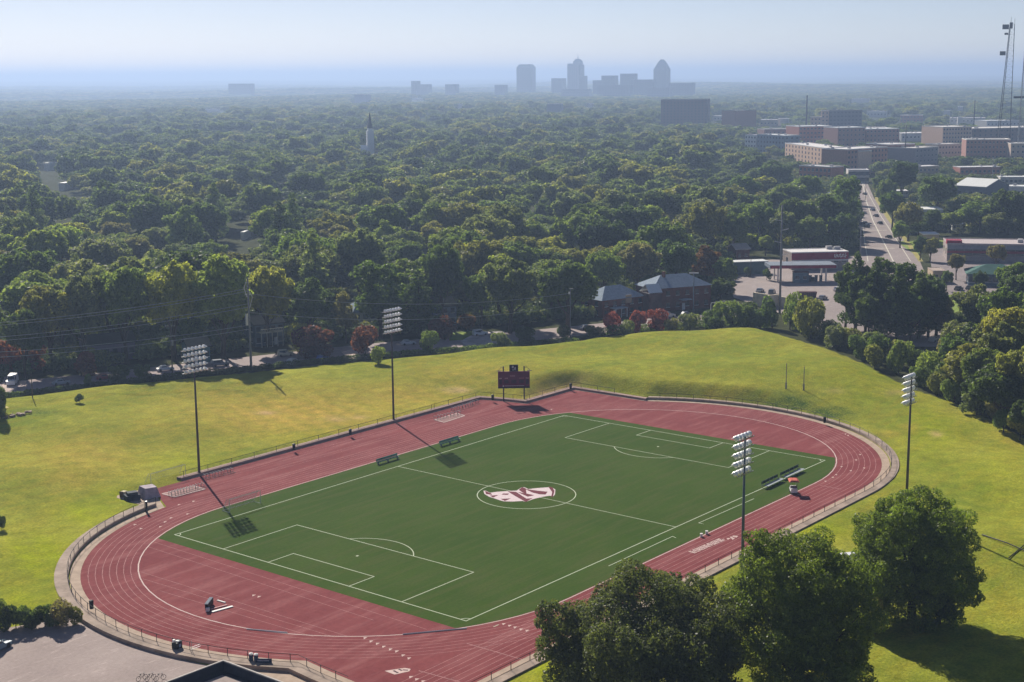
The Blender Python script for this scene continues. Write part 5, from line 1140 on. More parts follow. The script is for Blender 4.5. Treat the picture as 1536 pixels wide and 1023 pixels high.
# hurdles in rows
def make_hurdle():
    t = thing('hurdle', '', 'hurdle', (0, 0, 0), 0)
    b = MB(); b.box((-.5, 0, .05), (.06, .7, .06)); b.box((.5, 0, .05), (.06, .7, .06)); b.box((-.5, .3, .45), (.05, .05, .85)); b.box((.5, .3, .45), (.05, .05, .85)); b.build('frame', cm_('hurdle_steel', (.16, .17, .17)), t)
    MB().box((0, .3, .90), (1.2, .04, .12)).build('bar', cm_('hurdle_bar', (.62, .62, .58)), t); return t
hu = make_hurdle(); first = True
ORD = ['first', 'second', 'third', 'fourth', 'fifth', 'sixth', 'seventh', 'eighth', 'ninth', 'tenth', 'eleventh', 'twelfth', 'thirteenth', 'fourteenth', 'fifteenth', 'sixteenth']
for (u0, v0, u1, v1, n, lab, gl) in ((258, 744.5, 306, 731, 12, 'hurdle in the lower row by the left floodlight mast, %s from the left', 'hurdles stored in the lower row by the left mast'),
        (309, 718.5, 350, 708.5, 10, 'hurdle in the upper row right of the left floodlight mast, %s from the left', 'hurdles stored in the upper row by the left mast'),
        (681, 617, 717, 605.5, 10, 'hurdle in the row left of the scoreboard, %s from the left', 'hurdles stored left of the scoreboard'),
        (655, 630, 690, 622, 8, 'hurdle beside the white edging left of the scoreboard, %s from the left', 'hurdles stored beside the white edging')):
    a, c = G(u0, v0), G(u1, v1)
    for k in range(n):
        q = a.lerp(c, (k+rnd.uniform(-.15, .15))/(n-1)); q.z = .02; r_ = rnd.uniform(-.2, .2)+PI/2*.9
        if first: o = hu; o.location = q; o.rotation_euler = (0, 0, r_); first = False
        else: o = dup(hu, q, r_)
        o['label'] = lab % ORD[k]; o['group'] = gl
# long jump pits edging
def pit(pts, label, sand=True):
    P_ = [G(u, v) for u, v in pts]; b = MB(); b.quad(*[(p.x, p.y, .06) for p in P_]); c = sum(P_, Vector())/len(P_)
    t = MB()
    for k in range(len(P_)): strip(t, [P_[k][:2], P_[(k+1) % len(P_)][:2]], .26, .075)
    o = t.build('sandpit', CURB); tag(o, label, 'sandpit'); s = b.build('sand', cm_('pit_cover', (.30, .16, .15)), o)
pit([(652, 630), (666, 634), (697, 624), (686, 620)], 'covered sandpit edged in white on the far straight left of the scoreboard')
pit([(243, 741), (262, 746), (308, 734), (290, 729)], 'covered sandpit edged in white by the left floodlight mast')
# tarpaulin-covered mat stack and gear beside the left apron
p = G(213, 746, .03); t = thing('covered_mat_stack', 'grey tarpaulin-covered landing mats on the pale apron at the left', 'mats', p, -.25)
b = MB(); b.prism([(-.3, -1.8), (2.9, -1.9), (3.3, 1.7), (-.2, 1.9)], 0, 1.9, [(.2, -1.3), (2.4, -1.4), (2.6, 1.0), (.1, 1.3)]); b.build('tarpaulin', mat('purple_grey_tarp', (.42, .35, .40), .8, .25, .9, bump=.4), t)
p = G(200, 749, .03); t = thing('landing_mat', 'dark navy landing mat heap left of the grey tarpaulin', 'mats', p, -.3)
MB().prism([(-1.6, -1.0), (1.0, -1.1), (1.1, .9), (-1.5, 1.0)], 0, 1.0).build('lower_mat', cm_('navy_vinyl', (.025, .035, .055)), t); MB().prism([(-1.2, -.7), (.7, -.8), (.8, .6), (-1.1, .7)], 1.005, 1.5).build('upper_mat', cm_('slate_vinyl', (.06, .07, .09)), t)
p = G(186, 745, .03); t = thing('gear_cart', 'small cream and brown gear cart at the left tip of the apron', 'cart', p, .3)
MB().box((0, 0, .7), (1.0, .8, .7)).build('box', cm_('cream_plastic', (.62, .55, .35)), t); MB().box((-.7, 0, .6), (.3, .7, 1.1)).box((0, 0, .25), (1.1, .7, .1)).build('frame', cm_('brown_steel', (.10, .06, .04)), t)
def pillar(u, v, h, label, z=.02, w=.34, m=BLACK):
    p = G(u, v, z); t = thing('post_box', label, 'post', p, 0); MB().box((0, 0, h/2), (w, w*.7, h)).build('post', m, t); MB().box((0, 0, h+.06), (w*1.2, w, .12)).build('cap', STEEL, t)
pillar(220, 768, 1.9, 'short black post standing on the walkway below the grey tarpaulin')
# waste bins on the walls
def bin_(u, v, label, z=.5, h=1.1, r=.33, m=BLACK, lid=None):
    p = G(u, v, z); t = thing('waste_bin', label, 'waste bin', p, 0); MB().tube([(0, 0, 0), (0, 0, h)], [r*.85, r], 12).build('drum', m, t); MB().tube([(0, 0, h+.002), (0, 0, h+.16), (0, 0, h+.24)], [r*1.08, r*.95, r*.3], 12).build('lid', lid or m, t)
for u, v, l in ((441, 674.5, 'black waste bin on the far wall left of the middle floodlight mast'), (525.5, 652, 'black waste bin on the far wall, nearer the middle floodlight mast'), (137.5, 913, 'black waste bin on the lower left bend wall'),
                (1237, 634, 'black waste bin on the right bend wall'), (856, 583, 'dark waste bin at the corner of the wall right of the scoreboard'), (739, 600, 'dark waste bin by the corner wall left of the scoreboard')): bin_(u, v, l)
p = G(266, 977, .02); t = thing('bin_trolley', 'dark wheeled trolley with white sack near the car park building', 'trolley', p, .2)
MB().box((0, 0, .8), (1.1, .9, 1.2)).build('tub', BLACK, t); MB().box((.15, -.1, 1.48), (.6, .5, .16)).box((-.35, .2, 1.62), (.3, .3, .3)).build('sack', WHITE, t); MB().box((.1, -.47, .9), (.35, .04, .4)).build('sign_plate', cm_('pale_blue', (.30, .42, .62)), t)
for x in (-.4, .4): MB().tube([(x, -.5, .12), (x, -.42, .12)], .12, 8).build('wheel', RUBBER, t)
p = G(288, 981, .02); t = thing('frame_barrier', 'thin pale barrier frame lying right of the dark trolley', 'barrier', p, 0); MB().tube([(0, 0, 0), (0, 0, 1.9)], .04, 6).box((.9, .3, .5), (1.6, .05, .08)).box((.9, .3, .8), (1.6, .05, .05)).build('frame', STEEL, t)
bin_(377, 996, 'dark bin with white lid, left of two beside the blue bench', .02, 1.35, .30, NAVY, WHITE); bin_(384.5, 997, 'dark bin with white lid touching the blue bench', .02, 1.35, .30, NAVY, WHITE)
p = G(395, 1001, .02); t = thing('blue_bench', 'navy blue bench with pale lettering beside two white-lidded bins', 'bench', p, -.95)
MB().box((0, 0, .45), (2.2, .5, .1)).build('seat', NAVY, t); MB().box((0, .28, .78), (2.2, .08, .66)).build('backrest', NAVY, t)
b = MB(); [b.box((-.75+k*.14, .235, .84), (.09, .02, .14)) for k in range(11)]; b.build('lettering', cm_('pale_lettering', (.5, .55, .68)), t)
for x in (-.9, .9): MB().box((x, 0, .2), (.08, .5, .4)).build('leg', NAVY, t)
# starting block rack and boards in the left end zone
p = G(314, 911, .02); t = thing('starting_block_cart', 'black rack of starting blocks on the left end of the infield', 'rack', p, .62)
MB().box((0, 0, .55), (2.9, .5, .8)).build('rack', BLACK, t); b = MB(); [b.box((-1.3+k*.37, .05, 1.0), (.28, .5, .12)) for k in range(8)]; b.build('starting_blocks', cm_('grey_blue_metal', (.22, .25, .30)), t)
MB().box((-1.65, -.2, .3), (.4, .5, .5)).build('end_box', WHITE, t); [MB().tube([(x, -.25, .1), (x, .25, .1)], .1, 8).build('wheel', RUBBER, t) for x in (-1.2, 1.2)]
for k, (u0, v0, u1, v1, l) in enumerate(((318, 918.5, 349, 910, 'white board lying below the black rack'), (316, 914.5, 340, 908, 'pink board lying between the rack and the white board'), (326, 901, 338, 904.5, 'short pale board right of the black rack'))):
    p, q = G(u0, v0), G(u1, v1); c = (p+q)/2; L_ = (q-p).length
    t = MB().box((0, 0, .06), (L_, .42 if k == 0 else .28, .09)).build('board', (WHITE, cm_('pink_board', (.55, .30, .30)), OFFW)[k]); t.location = (c.x, c.y, .02); t.rotation_euler = (0, 0, math.atan2(q.y-p.y, q.x-p.x)); tag(t, l, 'board')
for k, (u0, v0, u1, v1, l) in enumerate(((370, 944, 431, 949.5, 'long white kerb rail along the inside lane below the black rack'), (604, 952, 700, 943, 'long white kerb rail near the bottom corner of the turf'))):
    p, q = G(u0, v0), G(u1, v1); b = MB(); n = 8; mm = (p+q)/2
    pts = []
    for i in range(n+1):
        x = p.x+(q.x-p.x)*i/n; y = p.y+(q.y-p.y)*i/n; pts.append((x, y, .07))
    t = b.tube(pts, .09, 6).build('kerb_rail', WHITE); tag(t, l, 'rail')
for u, v, l in ((1052, 805, 'small white box at the turf edge, left of two'), (1060, 801, 'small white box at the turf edge, right of two')):
    p = G(u, v, .01); t = thing('marker_box', l, 'box', p, .6); MB().box((0, 0, .25), (.5, .4, .5)).build('box', WHITE, t); MB().box((0, 0, .53), (.56, .46, .06)).build('lid', OFFW, t)
for u, v, l in ((391, 760, 'small cone')[0:0] or ()): pass
# upright poles on the far lawn
for (u, vt, vb, l) in ((1179, 545, 583, 'pale upright of the practice goal on the far lawn, left one'), (1205.5, 550, 585, 'pale upright of the practice goal on the far lawn, right one')):
    p = GH(u, vb); h = height_for(p, vt); t = thing('goal_upright', l, 'goal post', p, 0, 'practice goal uprights'); MB().tube([(0, 0, -.2), (0, 0, h)], .09, 8).build('post', cm_('faded_post', (.40, .36, .34)), t); MB().tube([(0, 0, 0), (0, 0, 1.5)], .22, 8).build('pad', cm_('faded_post', (.40, .36, .34)), t)
p, q = GH(1473, 803), GH(1548, 832); tag(MB().tube([p+Vector((0, 0, .12)), p.lerp(q, .5)+Vector((0, 0, .35)), q+Vector((0, 0, .15))], .11, 6).build('dark_line', BLACK), 'long thin dark line across the grass at the right edge', 'pipe')  # thin tube laid where a dark line crosses the grass
p, q = GH(1513, 838), GH(1546, 812); tag(MB().tube([p+Vector((0, 0, .12)), q+Vector((0, 0, .3))], .09, 6).build('dark_line', BLACK), 'short dark line crossing the long one at the right edge', 'pipe')
# white van glimpsed behind the bright tree, brush pile on the left
def car_mesh(L_, Wd, hh, kind):
    hb = hh*.55; b = MB(); x = L_/2
    if kind == 'van': prof = [(-x, .3), (x, .3), (x, hb), (x*.72, hb+.12), (x*.5, hh), (-x*.98, hh), (-x, hb)]
    elif kind == 'suv': prof = [(-x, .3), (x, .3), (x*.98, hb), (x*.42, hb+.08), (x*.18, hh), (-x*.86, hh), (-x, hb)]
    else: prof = [(-x, .28), (x, .28), (x*.98, hb*.9), (x*.42, hb), (x*.10, hh), (-x*.50, hh), (-x*.80, hb), (-x, hb*.95)]
    n = len(prof); i = len(b.v)
    for s, k in ((-1, 1), (1, 1)):
        for (px_, pz) in prof: b.v.append((px_, s*Wd/2*(.86 if pz > hb+.1 else 1), pz))
    b.f.append(tuple(range(n))); b.f.append(tuple(2*n-1-k for k in range(n)))
    for k in range(n): k2 = (k+1) % n; b.f.append((k2, k, n+k, n+k2))
    return b, hb, prof
def make_car(u, v, rz, col, label, kind='car', L_=4.6, loc=None, name='parked_car', cat='car', group=None):
    p = loc or GH(u, v); p = Vector(p); p.z += .02
    t = thing(name, label, cat, p, rz, group); hh = {'car': 1.45, 'suv': 1.8, 'van': 2.4}[kind]; Wd = 1.8 if kind != 'van' else 2.1
    b, hb, prof = car_mesh(L_, Wd, hh, kind); x = L_/2
    b.build('body', cm_('car_%s' % '_'.join('%d' % (c*100) for c in col), col, rough=.28, var=.03, spec=.6), t)
    g = MB(); wy = Wd/2*.93+.01; x0, x1 = {'car': (-x*.48, x*.1), 'suv': (-x*.8, x*.2), 'van': (x*.2, x*.5)}[kind]
    for s in (-1, 1): g.quad(*[(a_, s*wy, z_) for a_, z_ in ((x0, hb+.06), (x1+.25, hb+.06), (x1-.02, hh-.12), (x0+.1, hh-.12))][::s])
    g.quad((prof[3][0]-.03, -Wd*.42, prof[3][1]+.06), (prof[3][0]-.03, Wd*.42, prof[3][1]+.06), (prof[4][0]+.04, Wd*.38, hh-.06), (prof[4][0]+.04, -Wd*.38, hh-.06))
    g.build('window', GLASS, t)
    wl = MB().tube([(0, -.12, 0), (0, .12, 0)], .33, 12).build('wheel', RUBBER, t); wl.location = (-x*.62, -Wd/2+.05, .33)
    for a_, c_ in ((-x*.62, Wd/2-.05), (x*.64, -Wd/2+.05), (x*.64, Wd/2-.05)): cpart(wl, t, (a_, c_, .33))
    return t
ra = math.atan2(0.5, -.85)
CARS = [(19, 576, YAW+PI+.15, (.75, .75, .75), 'white lorry-like van parked head-on at the left edge', 'van', 5.6), (440, 547, .3, (.55, .54, .52), 'pale silver jeep on the street right of the utility pole', 'suv', 4.6),
 (483, 540, .35, (.05, .10, .32), 'blue car with pale windows in front of the large dark red shrub', 'car', 4.6), (428, 534, -.6, (.55, .48, .32), 'cream car nosed into the bushes above the silver jeep', 'suv', 4.4),
 (92, 577, YAW-PI/2+.42, (.45, .45, .46), 'silver car on the street between the white lorry and the green street shrubs', 'car', 4.5), (158, 569, YAW-PI/2+.42, (.30, .05, .05), 'dark red car on the street left of the shrub pair', 'car', 4.5),
 (248, 556, YAW-PI/2+.42, (.70, .70, .68), 'white car on the street beside the shorter utility pole', 'car', 4.5), (330, 549, YAW-PI/2+.42, (.08, .10, .14), 'dark blue car on the street left of the tallest utility pole', 'suv', 4.6),
 (612, 517, YAW-PI/2+.4, (.55, .56, .58), 'silver car on the street right of the middle floodlight mast', 'car', 4.5), (720, 503, YAW-PI/2+.4, (.70, .70, .70), 'white car by the stone patio', 'suv', 4.6), (880, 494, YAW-PI/2+.4, (.25, .27, .30), 'grey car on the street right of the thin lamp pole', 'car', 4.5),
 (1002, 476, YAW-PI/2+.35, (.75, .73, .68), 'cream car in front of the larger brick house', 'suv', 4.6), (1030, 474, YAW-PI/2+.35, (.10, .12, .18), 'dark car in front of the larger brick house', 'car', 4.5),
 (1256, 436, .2, (.62, .6, .6), 'white car on the petrol forecourt near the pines', 'car', 4.5), (1234, 449, .1, (.14, .15, .18), 'dark grey car on the forecourt below the white one', 'car', 4.6), (1217, 421, .9, (.03, .03, .035), 'black car at the pumps under the canopy', 'car', 4.5),
 (1140, 438, .2, (.3, .32, .34), 'grey car behind the tan retaining wall', 'car', 4.5), (1158, 441, .3, (.10, .12, .13), 'dark green-grey car beside the tall power pole', 'suv', 4.5),
 (1438, 435, .0, (.02, .02, .025), 'black car on the lot right of the pines, left of two', 'car', 4.6), (1455, 434, .0, (.03, .035, .04), 'black car with pale roof edge, right of two beside the small lawn', 'car', 4.6),
 (1297, 336, .8, (.03, .03, .035), 'black car in the left lane of the straight road', 'car', 4.6), (1300, 341, .8, (.05, .05, .06), 'dark van just behind the black car in the left lane', 'suv', 4.8),
 (1320, 336, .8, (.03, .03, .035), 'black car in the right lane of the straight road, lower', 'car', 4.5), (1314, 325, .8, (.04, .04, .05), 'dark car in the right lane of the straight road, middle', 'car', 4.5), (1309, 316, .8, (.10, .11, .15), 'dark blue car in the right lane of the straight road, upper', 'car', 4.5),
 (1290, 326, .8, (.02, .02, .02), 'dark car waiting at the left kerb of the straight road', 'suv', 4.5), (1297, 292, .8, (.05, .05, .06), 'dark car far up the straight road', 'car', 4.5), (1333, 357, .9, (.03, .03, .04), 'low black car near the yellow verge', 'car', 4.4),
 (1428, 380, .1, (.02, .02, .02), 'black car at the left corner of the shop row', 'suv', 4.4), (1506, 386, .1, (.6, .6, .62), 'white car in front of the shop row', 'car', 4.5), (1478, 388, .1, (.05, .05, .06), 'dark car in front of the shop row', 'car', 4.5), (1520, 389, .1, (.5, .5, .52), 'silver car in front of the shop row near the right edge', 'car', 4.5),
 (1400, 512, .1, (.5, .46, .44), 'pale car partly hidden at the foot of the pine clump', 'car', 4.5), (1412, 478, .2, (.55, .5, .5), 'pale car glimpsed right of the pine clump, upper', 'car', 4.5),
 (1273, 842, 1.0, (.78, .78, .8), 'white car glimpsed behind the bright green tree on the right', 'car', 4.4), (-6, 976, .3, (.05, .14, .22), 'teal-blue car cut by the left edge in the car park', 'car', 4.6)]
for (u, v, rz, col, lab, kd, L_) in CARS:
    if L_: make_car(u, v, rz, col, lab, kd, L_)
g = random.Random(9); c = GH(14, 622); b = MB()
for k in range(60):
    a = g.uniform(0, 2*PI); r = g.uniform(0, 2.6); o = Vector((r*math.cos(a), r*.7*math.sin(a), g.uniform(0, 1.5-r*.45))); e = o+Vector((g.uniform(-1, 1), g.uniform(-1, 1), g.uniform(-.2, .5))); b.tube([o, e], .06, 4)
o = b.build('brush_pile', cm_('brushwood', (.10, .065, .05)), loc=GH(4, 626)); tag(o, 'dark heap of cut branches at the left edge of the lawn', 'brush pile')
b = MB()
for k in range(16): b.box((g.uniform(-3.4, 3.4), g.uniform(-.8, .8), .25), (g.uniform(.4, 1.1), g.uniform(.3, .8), g.uniform(.3, .6)), g.uniform(0, 3))
tag(b.build('rubble_heap', cm_('rubble', (.34, .25, .20)), loc=GH(27, 623)), 'low line of pale rubble right of the brush pile', 'rubble')
o = MB().box((0, 0, 1.9), (2.6, 1.6, .12), rx=.15).build('tarp_sheet', cm_('yellow_tarp', (.60, .48, .12)), loc=GH(4, 624)); tag(o, 'yellow sheet lying on top of the brush pile at the left edge', 'tarp')
# bicycles on the car park bottom edge
for k, u in enumerate((213, 226, 240)):
    p = G(u, 1020.5, .0); t = thing('bicycle', 'dark bicycle at the bottom edge of the car park, %s' % ('left of three', 'middle of three', 'right of three')[k], 'bicycle', p, rnd.uniform(-.3, .3), 'bicycles by the car park building')
    for s in (-.5, .5):
        b = MB(); b.tube([(s+.33*math.cos(2*PI*q/14), 0, .34+.33*math.sin(2*PI*q/14)) for q in range(15)], .03, 5, False); b.build('wheel', RUBBER, t)
    MB().tube([(-.5, 0, .34), (-.15, 0, .85), (.35, 0, .85), (.5, 0, .34)], .03, 5).tube([(-.15, 0, .85), (0, 0, .3), (.35, 0, .85)], .03, 5).build('frame', BLACK, t); MB().box((-.18, 0, .92), (.25, .12, .06)).build('saddle', BLACK, t)
    MB().tube([(.35, -.25, 1.0), (.35, .25, 1.0)], .025, 5).build('handlebar', STEEL, t)

# ------------------------------------------------------------------ utility poles, street lamps, cables
def upole(u, vb, vt, label, m, arms, r=.22, extra=None, name='utility_pole', cat='utility pole'):
    p = GH(u, vb); h = height_for(p, vt); t = thing(name, label, cat, p, YAW-PI/2)
    MB().tube([(0, 0, -.3), (0, 0, h)], [r, r*.6], 10).build('pole', m, t, True)
    for (dz, L_) in arms:
        MB().box((0, -.2, h-dz), (L_, .14, .14)).build('crossarm', m, t)
        b = MB(); [b.tube([(x*L_/2*.9, -.2, h-dz+.07), (x*L_/2*.9, -.2, h-dz+.35)], .07, 6) for x in (-1, -.5, .5, 1)]; b.build('insulator', OFFW, t)
    return t, p, h
t, p375, h375 = upole(377, 556, 417, 'tallest grey utility pole on the street, cables running left from it', cm_('grey_pole', (.24, .24, .26)), [(4.5, 1.6)], .34)
MB().tube([(-.4, -.2, h375-1), (-1.0, -.2, h375-2.6), (-.3, -.2, h375-5)], .10, 6).tube([(.1, -.2, h375-3), (1.1, -.2, h375-5), (.3, -.2, h375-8)], .09, 6).build('cable_loop', OFFW, t); MB().tube([(-.6, -.3, h375-12.5), (-.6, -.3, h375-9.5)], .35, 10).build('transformer', OFFW, t)
t, p258, h258 = upole(259, 563, 484, 'shorter utility pole in the shade between the left mast and the tallest pole', WOODP, [(1.0, 2.4), (3.6, 2.0)], .18)
MB().tube([(.45, -.2, h258-6.0), (.45, -.2, h258-4.6)], .28, 10).build('transformer', STEEL, t)
upole(49, 597, 560, 'short dark post with green sleeve at the left end of the hedge', WOODP, [], .14)
t, p, h = upole(855.5, 508, 433, 'thin pale street lamp pole above the right end of the hedge', cm_('grey_pole', (.24, .24, .26)), [], .14, name='street_lamp', cat='street lamp'); MB().box((.3, 0, h), (1.1, .12, .1)).box((-.3, 0, h-1.3), (.5, .3, .7)).build('lamp_head', OFFW, t)
t, p, h = upole(1040, 471, 408, 'blue-grey pole in front of the larger brick house', cm_('bluegrey_pole', (.17, .21, .26)), [], .26); MB().box((0, -.2, h-.3), (3.0, .2, .4)).build('crossarm', OFFW, t)
t, p1169, h1169 = upole(1169.5, 470, 308, 'very tall grey power pole rising in front of the petrol station', cm_('grey_pole', (.24, .24, .26)), [(2.5, 1.2)], .40)
for dz, x in ((5, -1), (8, 1), (12, -1), (16, 1)): MB().tube([(0, -.2, h1169-dz), (x*2.2, -.2, h1169-dz+.5)], .10, 6).build('bracket_arm', OFFW, t)
upole(1386.5, 293, 206, 'thin pale pole right of the straight road behind the gabled warehouse', cm_('grey_pole', (.24, .24, .26)), [(.5, 3)], .2) if False else None
upole(1487, 296, 236, 'pale street lamp pole behind the white gabled warehouse', cm_('grey_pole', (.24, .24, .26)), [(.8, 3.0)], .22)
upole(1357, 252, 187, 'slender dark pole above the dark brick roofs right of the straight road', BLACK, [], .5, name='chimney_stack', cat='stack')
upole(1209, 205, 143, 'slender dark stack rising over the brick town blocks', cm_('dark_stack', (.05, .05, .07)), [], 1.3, name='chimney_stack', cat='stack')
upole(1298, 300, 265, 'thin pole beside the upper end of the straight road', WOODP, [(.6, 2)], .18)
upole(1460, 205, 150, 'thin dark mast behind the tan building on the right', cm_('dark_stack', (.05, .05, .07)), [(2, 4)], .8, name='chimney_stack', cat='mast')
upole(1126, 415, 382, 'short thin pole left of the petrol canopy', WOODP, [], .14)
upole(1290, 398, 340, 'pale pole at the left kerb of the straight road', cm_('grey_pole', (.24, .24, .26)), [], .3)
# white pipe frame by the bushes
a, c = G(1066, 476), G(1087, 474); t = thing('pipe_frame', 'white pipe frame standing by the street right of the brick house', 'frame', a, math.atan2(c.y-a.y, c.x-a.x)); L_ = (c-a).length; MB().tube([(0, 0, 0), (0, 0, 4.2), (.4, 0, 4.7), (L_, 0, 4.9)], .12, 6).tube([(L_, 0, 4.9), (L_, 0, 0)], .10, 6).build('pipe', WHITE, t)
# overhead cables going left from the tall pole
CABLEM = mat('aluminium_cable', (.50, .50, .50), .5, .1, 1)
def cable(a, c, sag, label, r=.05):
    pts = []
    for k in range(17): f_ = k/16; q = a.lerp(c, f_); q.z -= sag*4*f_*(1-f_); pts.append(q)
    tag(MB().tube(pts, r, 4, False).build('overhead_cable', CABLEM), label, 'cable')
base = Vector((p375.x, p375.y, 0)); names = ['uppermost', 'second', 'third', 'fourth', 'fifth', 'sixth', 'lowest']
for k, (vp, v0) in enumerate(((432, 480), (436, 484), (455, 501), (460, 507), (487, 522), (493, 530))):
    hp = height_for(p375, vp); q = G(-60, 588); ql = height_for(q, v0+9)
    cable(Vector((p375.x, p375.y, hp)), Vector((q.x, q.y, ql)), 1.2, '%s overhead cable from the tallest utility pole to the left edge' % names[k])
for k, (va, vb_) in enumerate(((440, 440), (468, 458))):
    q = G(856, 508); cable(Vector((p375.x, p375.y, height_for(p375, va))), Vector((q.x, q.y, height_for(q, vb_))), 3.0, '%s overhead cable between the tallest utility pole and the thin street lamp pole' % ('upper', 'lower')[k], .045)

# ------------------------------------------------------------------ lattice masts at the right
def lattice(ub, vb, utop, vtop, wb, wt, label, m, n=26, dishes=()):
    p = G(ub, vb); h = height_for(p, vtop); D = depth(p); t = thing('lattice_mast', label, 'radio mast', p, YAW-PI/2)
    px = FPX/D; dx = (utop-ub)/px*1.0
    def w_(f_): return (wb+(wt-wb)*f_)/px
    legs = []
    for j in range(3):
        q = PI/2+j*2*PI/3+.35
        legs.append([Vector((dx*f_+w_(f_)*.577*math.cos(q), w_(f_)*.577*math.sin(q), h*f_)) for f_ in np.linspace(0, 1, n+1)])
        MB().tube(legs[-1], [.30 if wb > 15 else .22]*(n+1), 5).build('leg', m, t)
    b = MB()
    for k in range(1, n+1):
        for j in range(3): b.tube([legs[j][k], legs[(j+1) % 3][k]], .07, 3, False)
        if k < n:
            for j in range(3): b.tube([legs[j][k], legs[(j+1) % 3][k+1]], .05, 3, False)
    b.build('bracing', m, t)
    for (f_, ox, sz) in dishes:
        c = legs[0][int(f_*n)]; MB().box((c.x+ox/px, c.y-.6, h*f_), (sz[0]/px, 1.2, sz[1]/px)).build('antenna', BLACK, t)
    MB().tube([legs[1][-1], legs[1][-1]+Vector((.3, 0, 10/px))], .12, 4).tube([legs[2][-1], legs[2][-1]+Vector((0, 0, 8/px))], .12, 4).build('whip_aerial', m, t)
    block(min(ub, utop)-9, vtop, max(ub, utop)+9, 228, D); return t
DM = cm_('dark_mast_steel', (.035, .04, .05)); PM = cm_('pale_mast_steel', (.22, .24, .28))
lattice(1500, 242, 1507, 36, 22, 7, 'dark lattice radio mast with black antennas, left of two at the right edge', DM, 26, ((.98, -6, (9, 7)), (.99, 2, (4, 9)), (.93, -4, (5, 3)), (.79, -6, (8, 6))))
lattice(1527, 246, 1530, 44, 9, 4, 'slimmer pale lattice radio mast at the right edge', PM, 30, ((.50, -3, (16, 3)),))

# ------------------------------------------------------------------ hedges
def hedge(name, label, pts, wd, ht, n, size, tint, seed, mt=LEAF):
    P_ = [Vector(p) for p in pts]; seg = [(b_-a_).length for a_, b_ in zip(P_[:-1], P_[1:])]; tot = sum(seg); lob = []
    g = random.Random(seed); s = 0
    while s < tot:
        r = s; k = 0
        while k < len(seg)-1 and r > seg[k]: r -= seg[k]; k += 1
        c = P_[k].lerp(P_[k+1], min(1, r/seg[k])); hh = ht*g.uniform(.75, 1.2)
        for q in (-.25, .25): lob.append((c.x-P_[0].x+g.uniform(-.3, .3), c.y-P_[0].y+q*wd, c.z-P_[0].z+hh*.5, max(wd, hh)*.5*g.uniform(.8, 1.1)))
        s += wd*.55
    V, F = leafcloud(lob, n, size, seed, inner=.05); V[:, 2] = np.maximum(V[:, 2], -.1)
    o = bpy.data.objects.new(name, mesh_np(name, V, F, mt)); COL.objects.link(o); o.location = P_[0]; o.color = (*GREENS[tint], 1); tag(o, label, 'hedge'); return o
hedge('hedge', 'long low dark hedge between the street and the lawn, left of the left mast', [GH(u, v) for u, v in ((4, 597), (60, 590), (120, 583), (190, 575), (250, 569))], 1.4, 1.2, 9000, .36, 'dark green', 1)
hedge('hedge', 'long low dark hedge between the two far floodlight masts', [GH(u, v) for u, v in ((252, 569), (300, 564), (380, 556), (450, 547.5), (575, 536.5))], 1.5, 1.5, 12000, .38, 'dark green', 2)
hedge('hedge', 'low dark hedge along the street from the middle mast past the scoreboard', [GH(u, v) for u, v in ((578, 536.5), (640, 531), (700, 527), (770, 521), (866, 514))], 1.5, 1.5, 10000, .38, 'deep green', 3)
hedge('hedge', 'shaggy hedge below the pink shrubs in front of the brick houses', [GH(u, v) for u, v in ((900, 503), (960, 497), (1030, 492), (1100, 488), (1160, 486))], 2.4, 2.6, 9000, .45, 'deep green', 4)

# ------------------------------------------------------------------ filler woodland
KEYS = ['b%d' % i for i in range(8)]
TW = [('dark green', 3), ('deep green', 3.2), ('mid green', 3.4), ('olive', 1.6), ('grey-green', 3), ('yellow-green', .8), ('brownish green', .7), ('light green', 2.6)]
START = [(-400, 575), (0, 553), (120, 548), (250, 538), (350, 524), (450, 510), (520, 505), (575, 498), (660, 486), (700, 486), (800, 484), (880, 470), (905, 452), (1070, 442), (1100, 392), (1176, 382), (1270, 372), (1285, 300), (1330, 300), (1345, 345), (1420, 345), (1575, 350), (1600, 640), (3000, 760)]
def vstart(u):
    for (a, b_), (c, d_) in zip(START[:-1], START[1:]):
        if a <= u < c: return b_+(d_-b_)*(u-a)/(c-a)
    return 350
ROADPX = [(1278, 400), (1284, 345), (1281, 300), (1278, 250), (1292, 250), (1303, 268), (1318, 296), (1345, 330), (1385, 395)]
cand = []; g = random.Random(77)
D_ = 290.0
while D_ < 11000:
    s = 18.5 if D_ < 800 else (22 if D_ < 1500 else (26 if D_ < 3000 else (34 if D_ < 6000 else 70)))
    half = R(24.5); n = int(2*half*D_/s)
    for k in range(n):
        a = YAW-half+2*half*(k+.5+g.uniform(-.38, .38))/n; dd = D_+g.uniform(-.42, .42)*s
        cand.append((CAM[0]+dd*math.cos(a), CAM[1]+dd*math.sin(a), dd, s, g.random(), g.random(), g.random()))
    D_ += s*.92
cand.sort(key=lambda q: q[2])
BL = sorted(BLOCK, key=lambda q: q[4])
ca = np.array([(c[0], c[1]) for c in cand]); zs = H(ca[:, 0], ca[:, 1]); zs -= .1
near, stuff = [], []
NEAR_MAX = 232
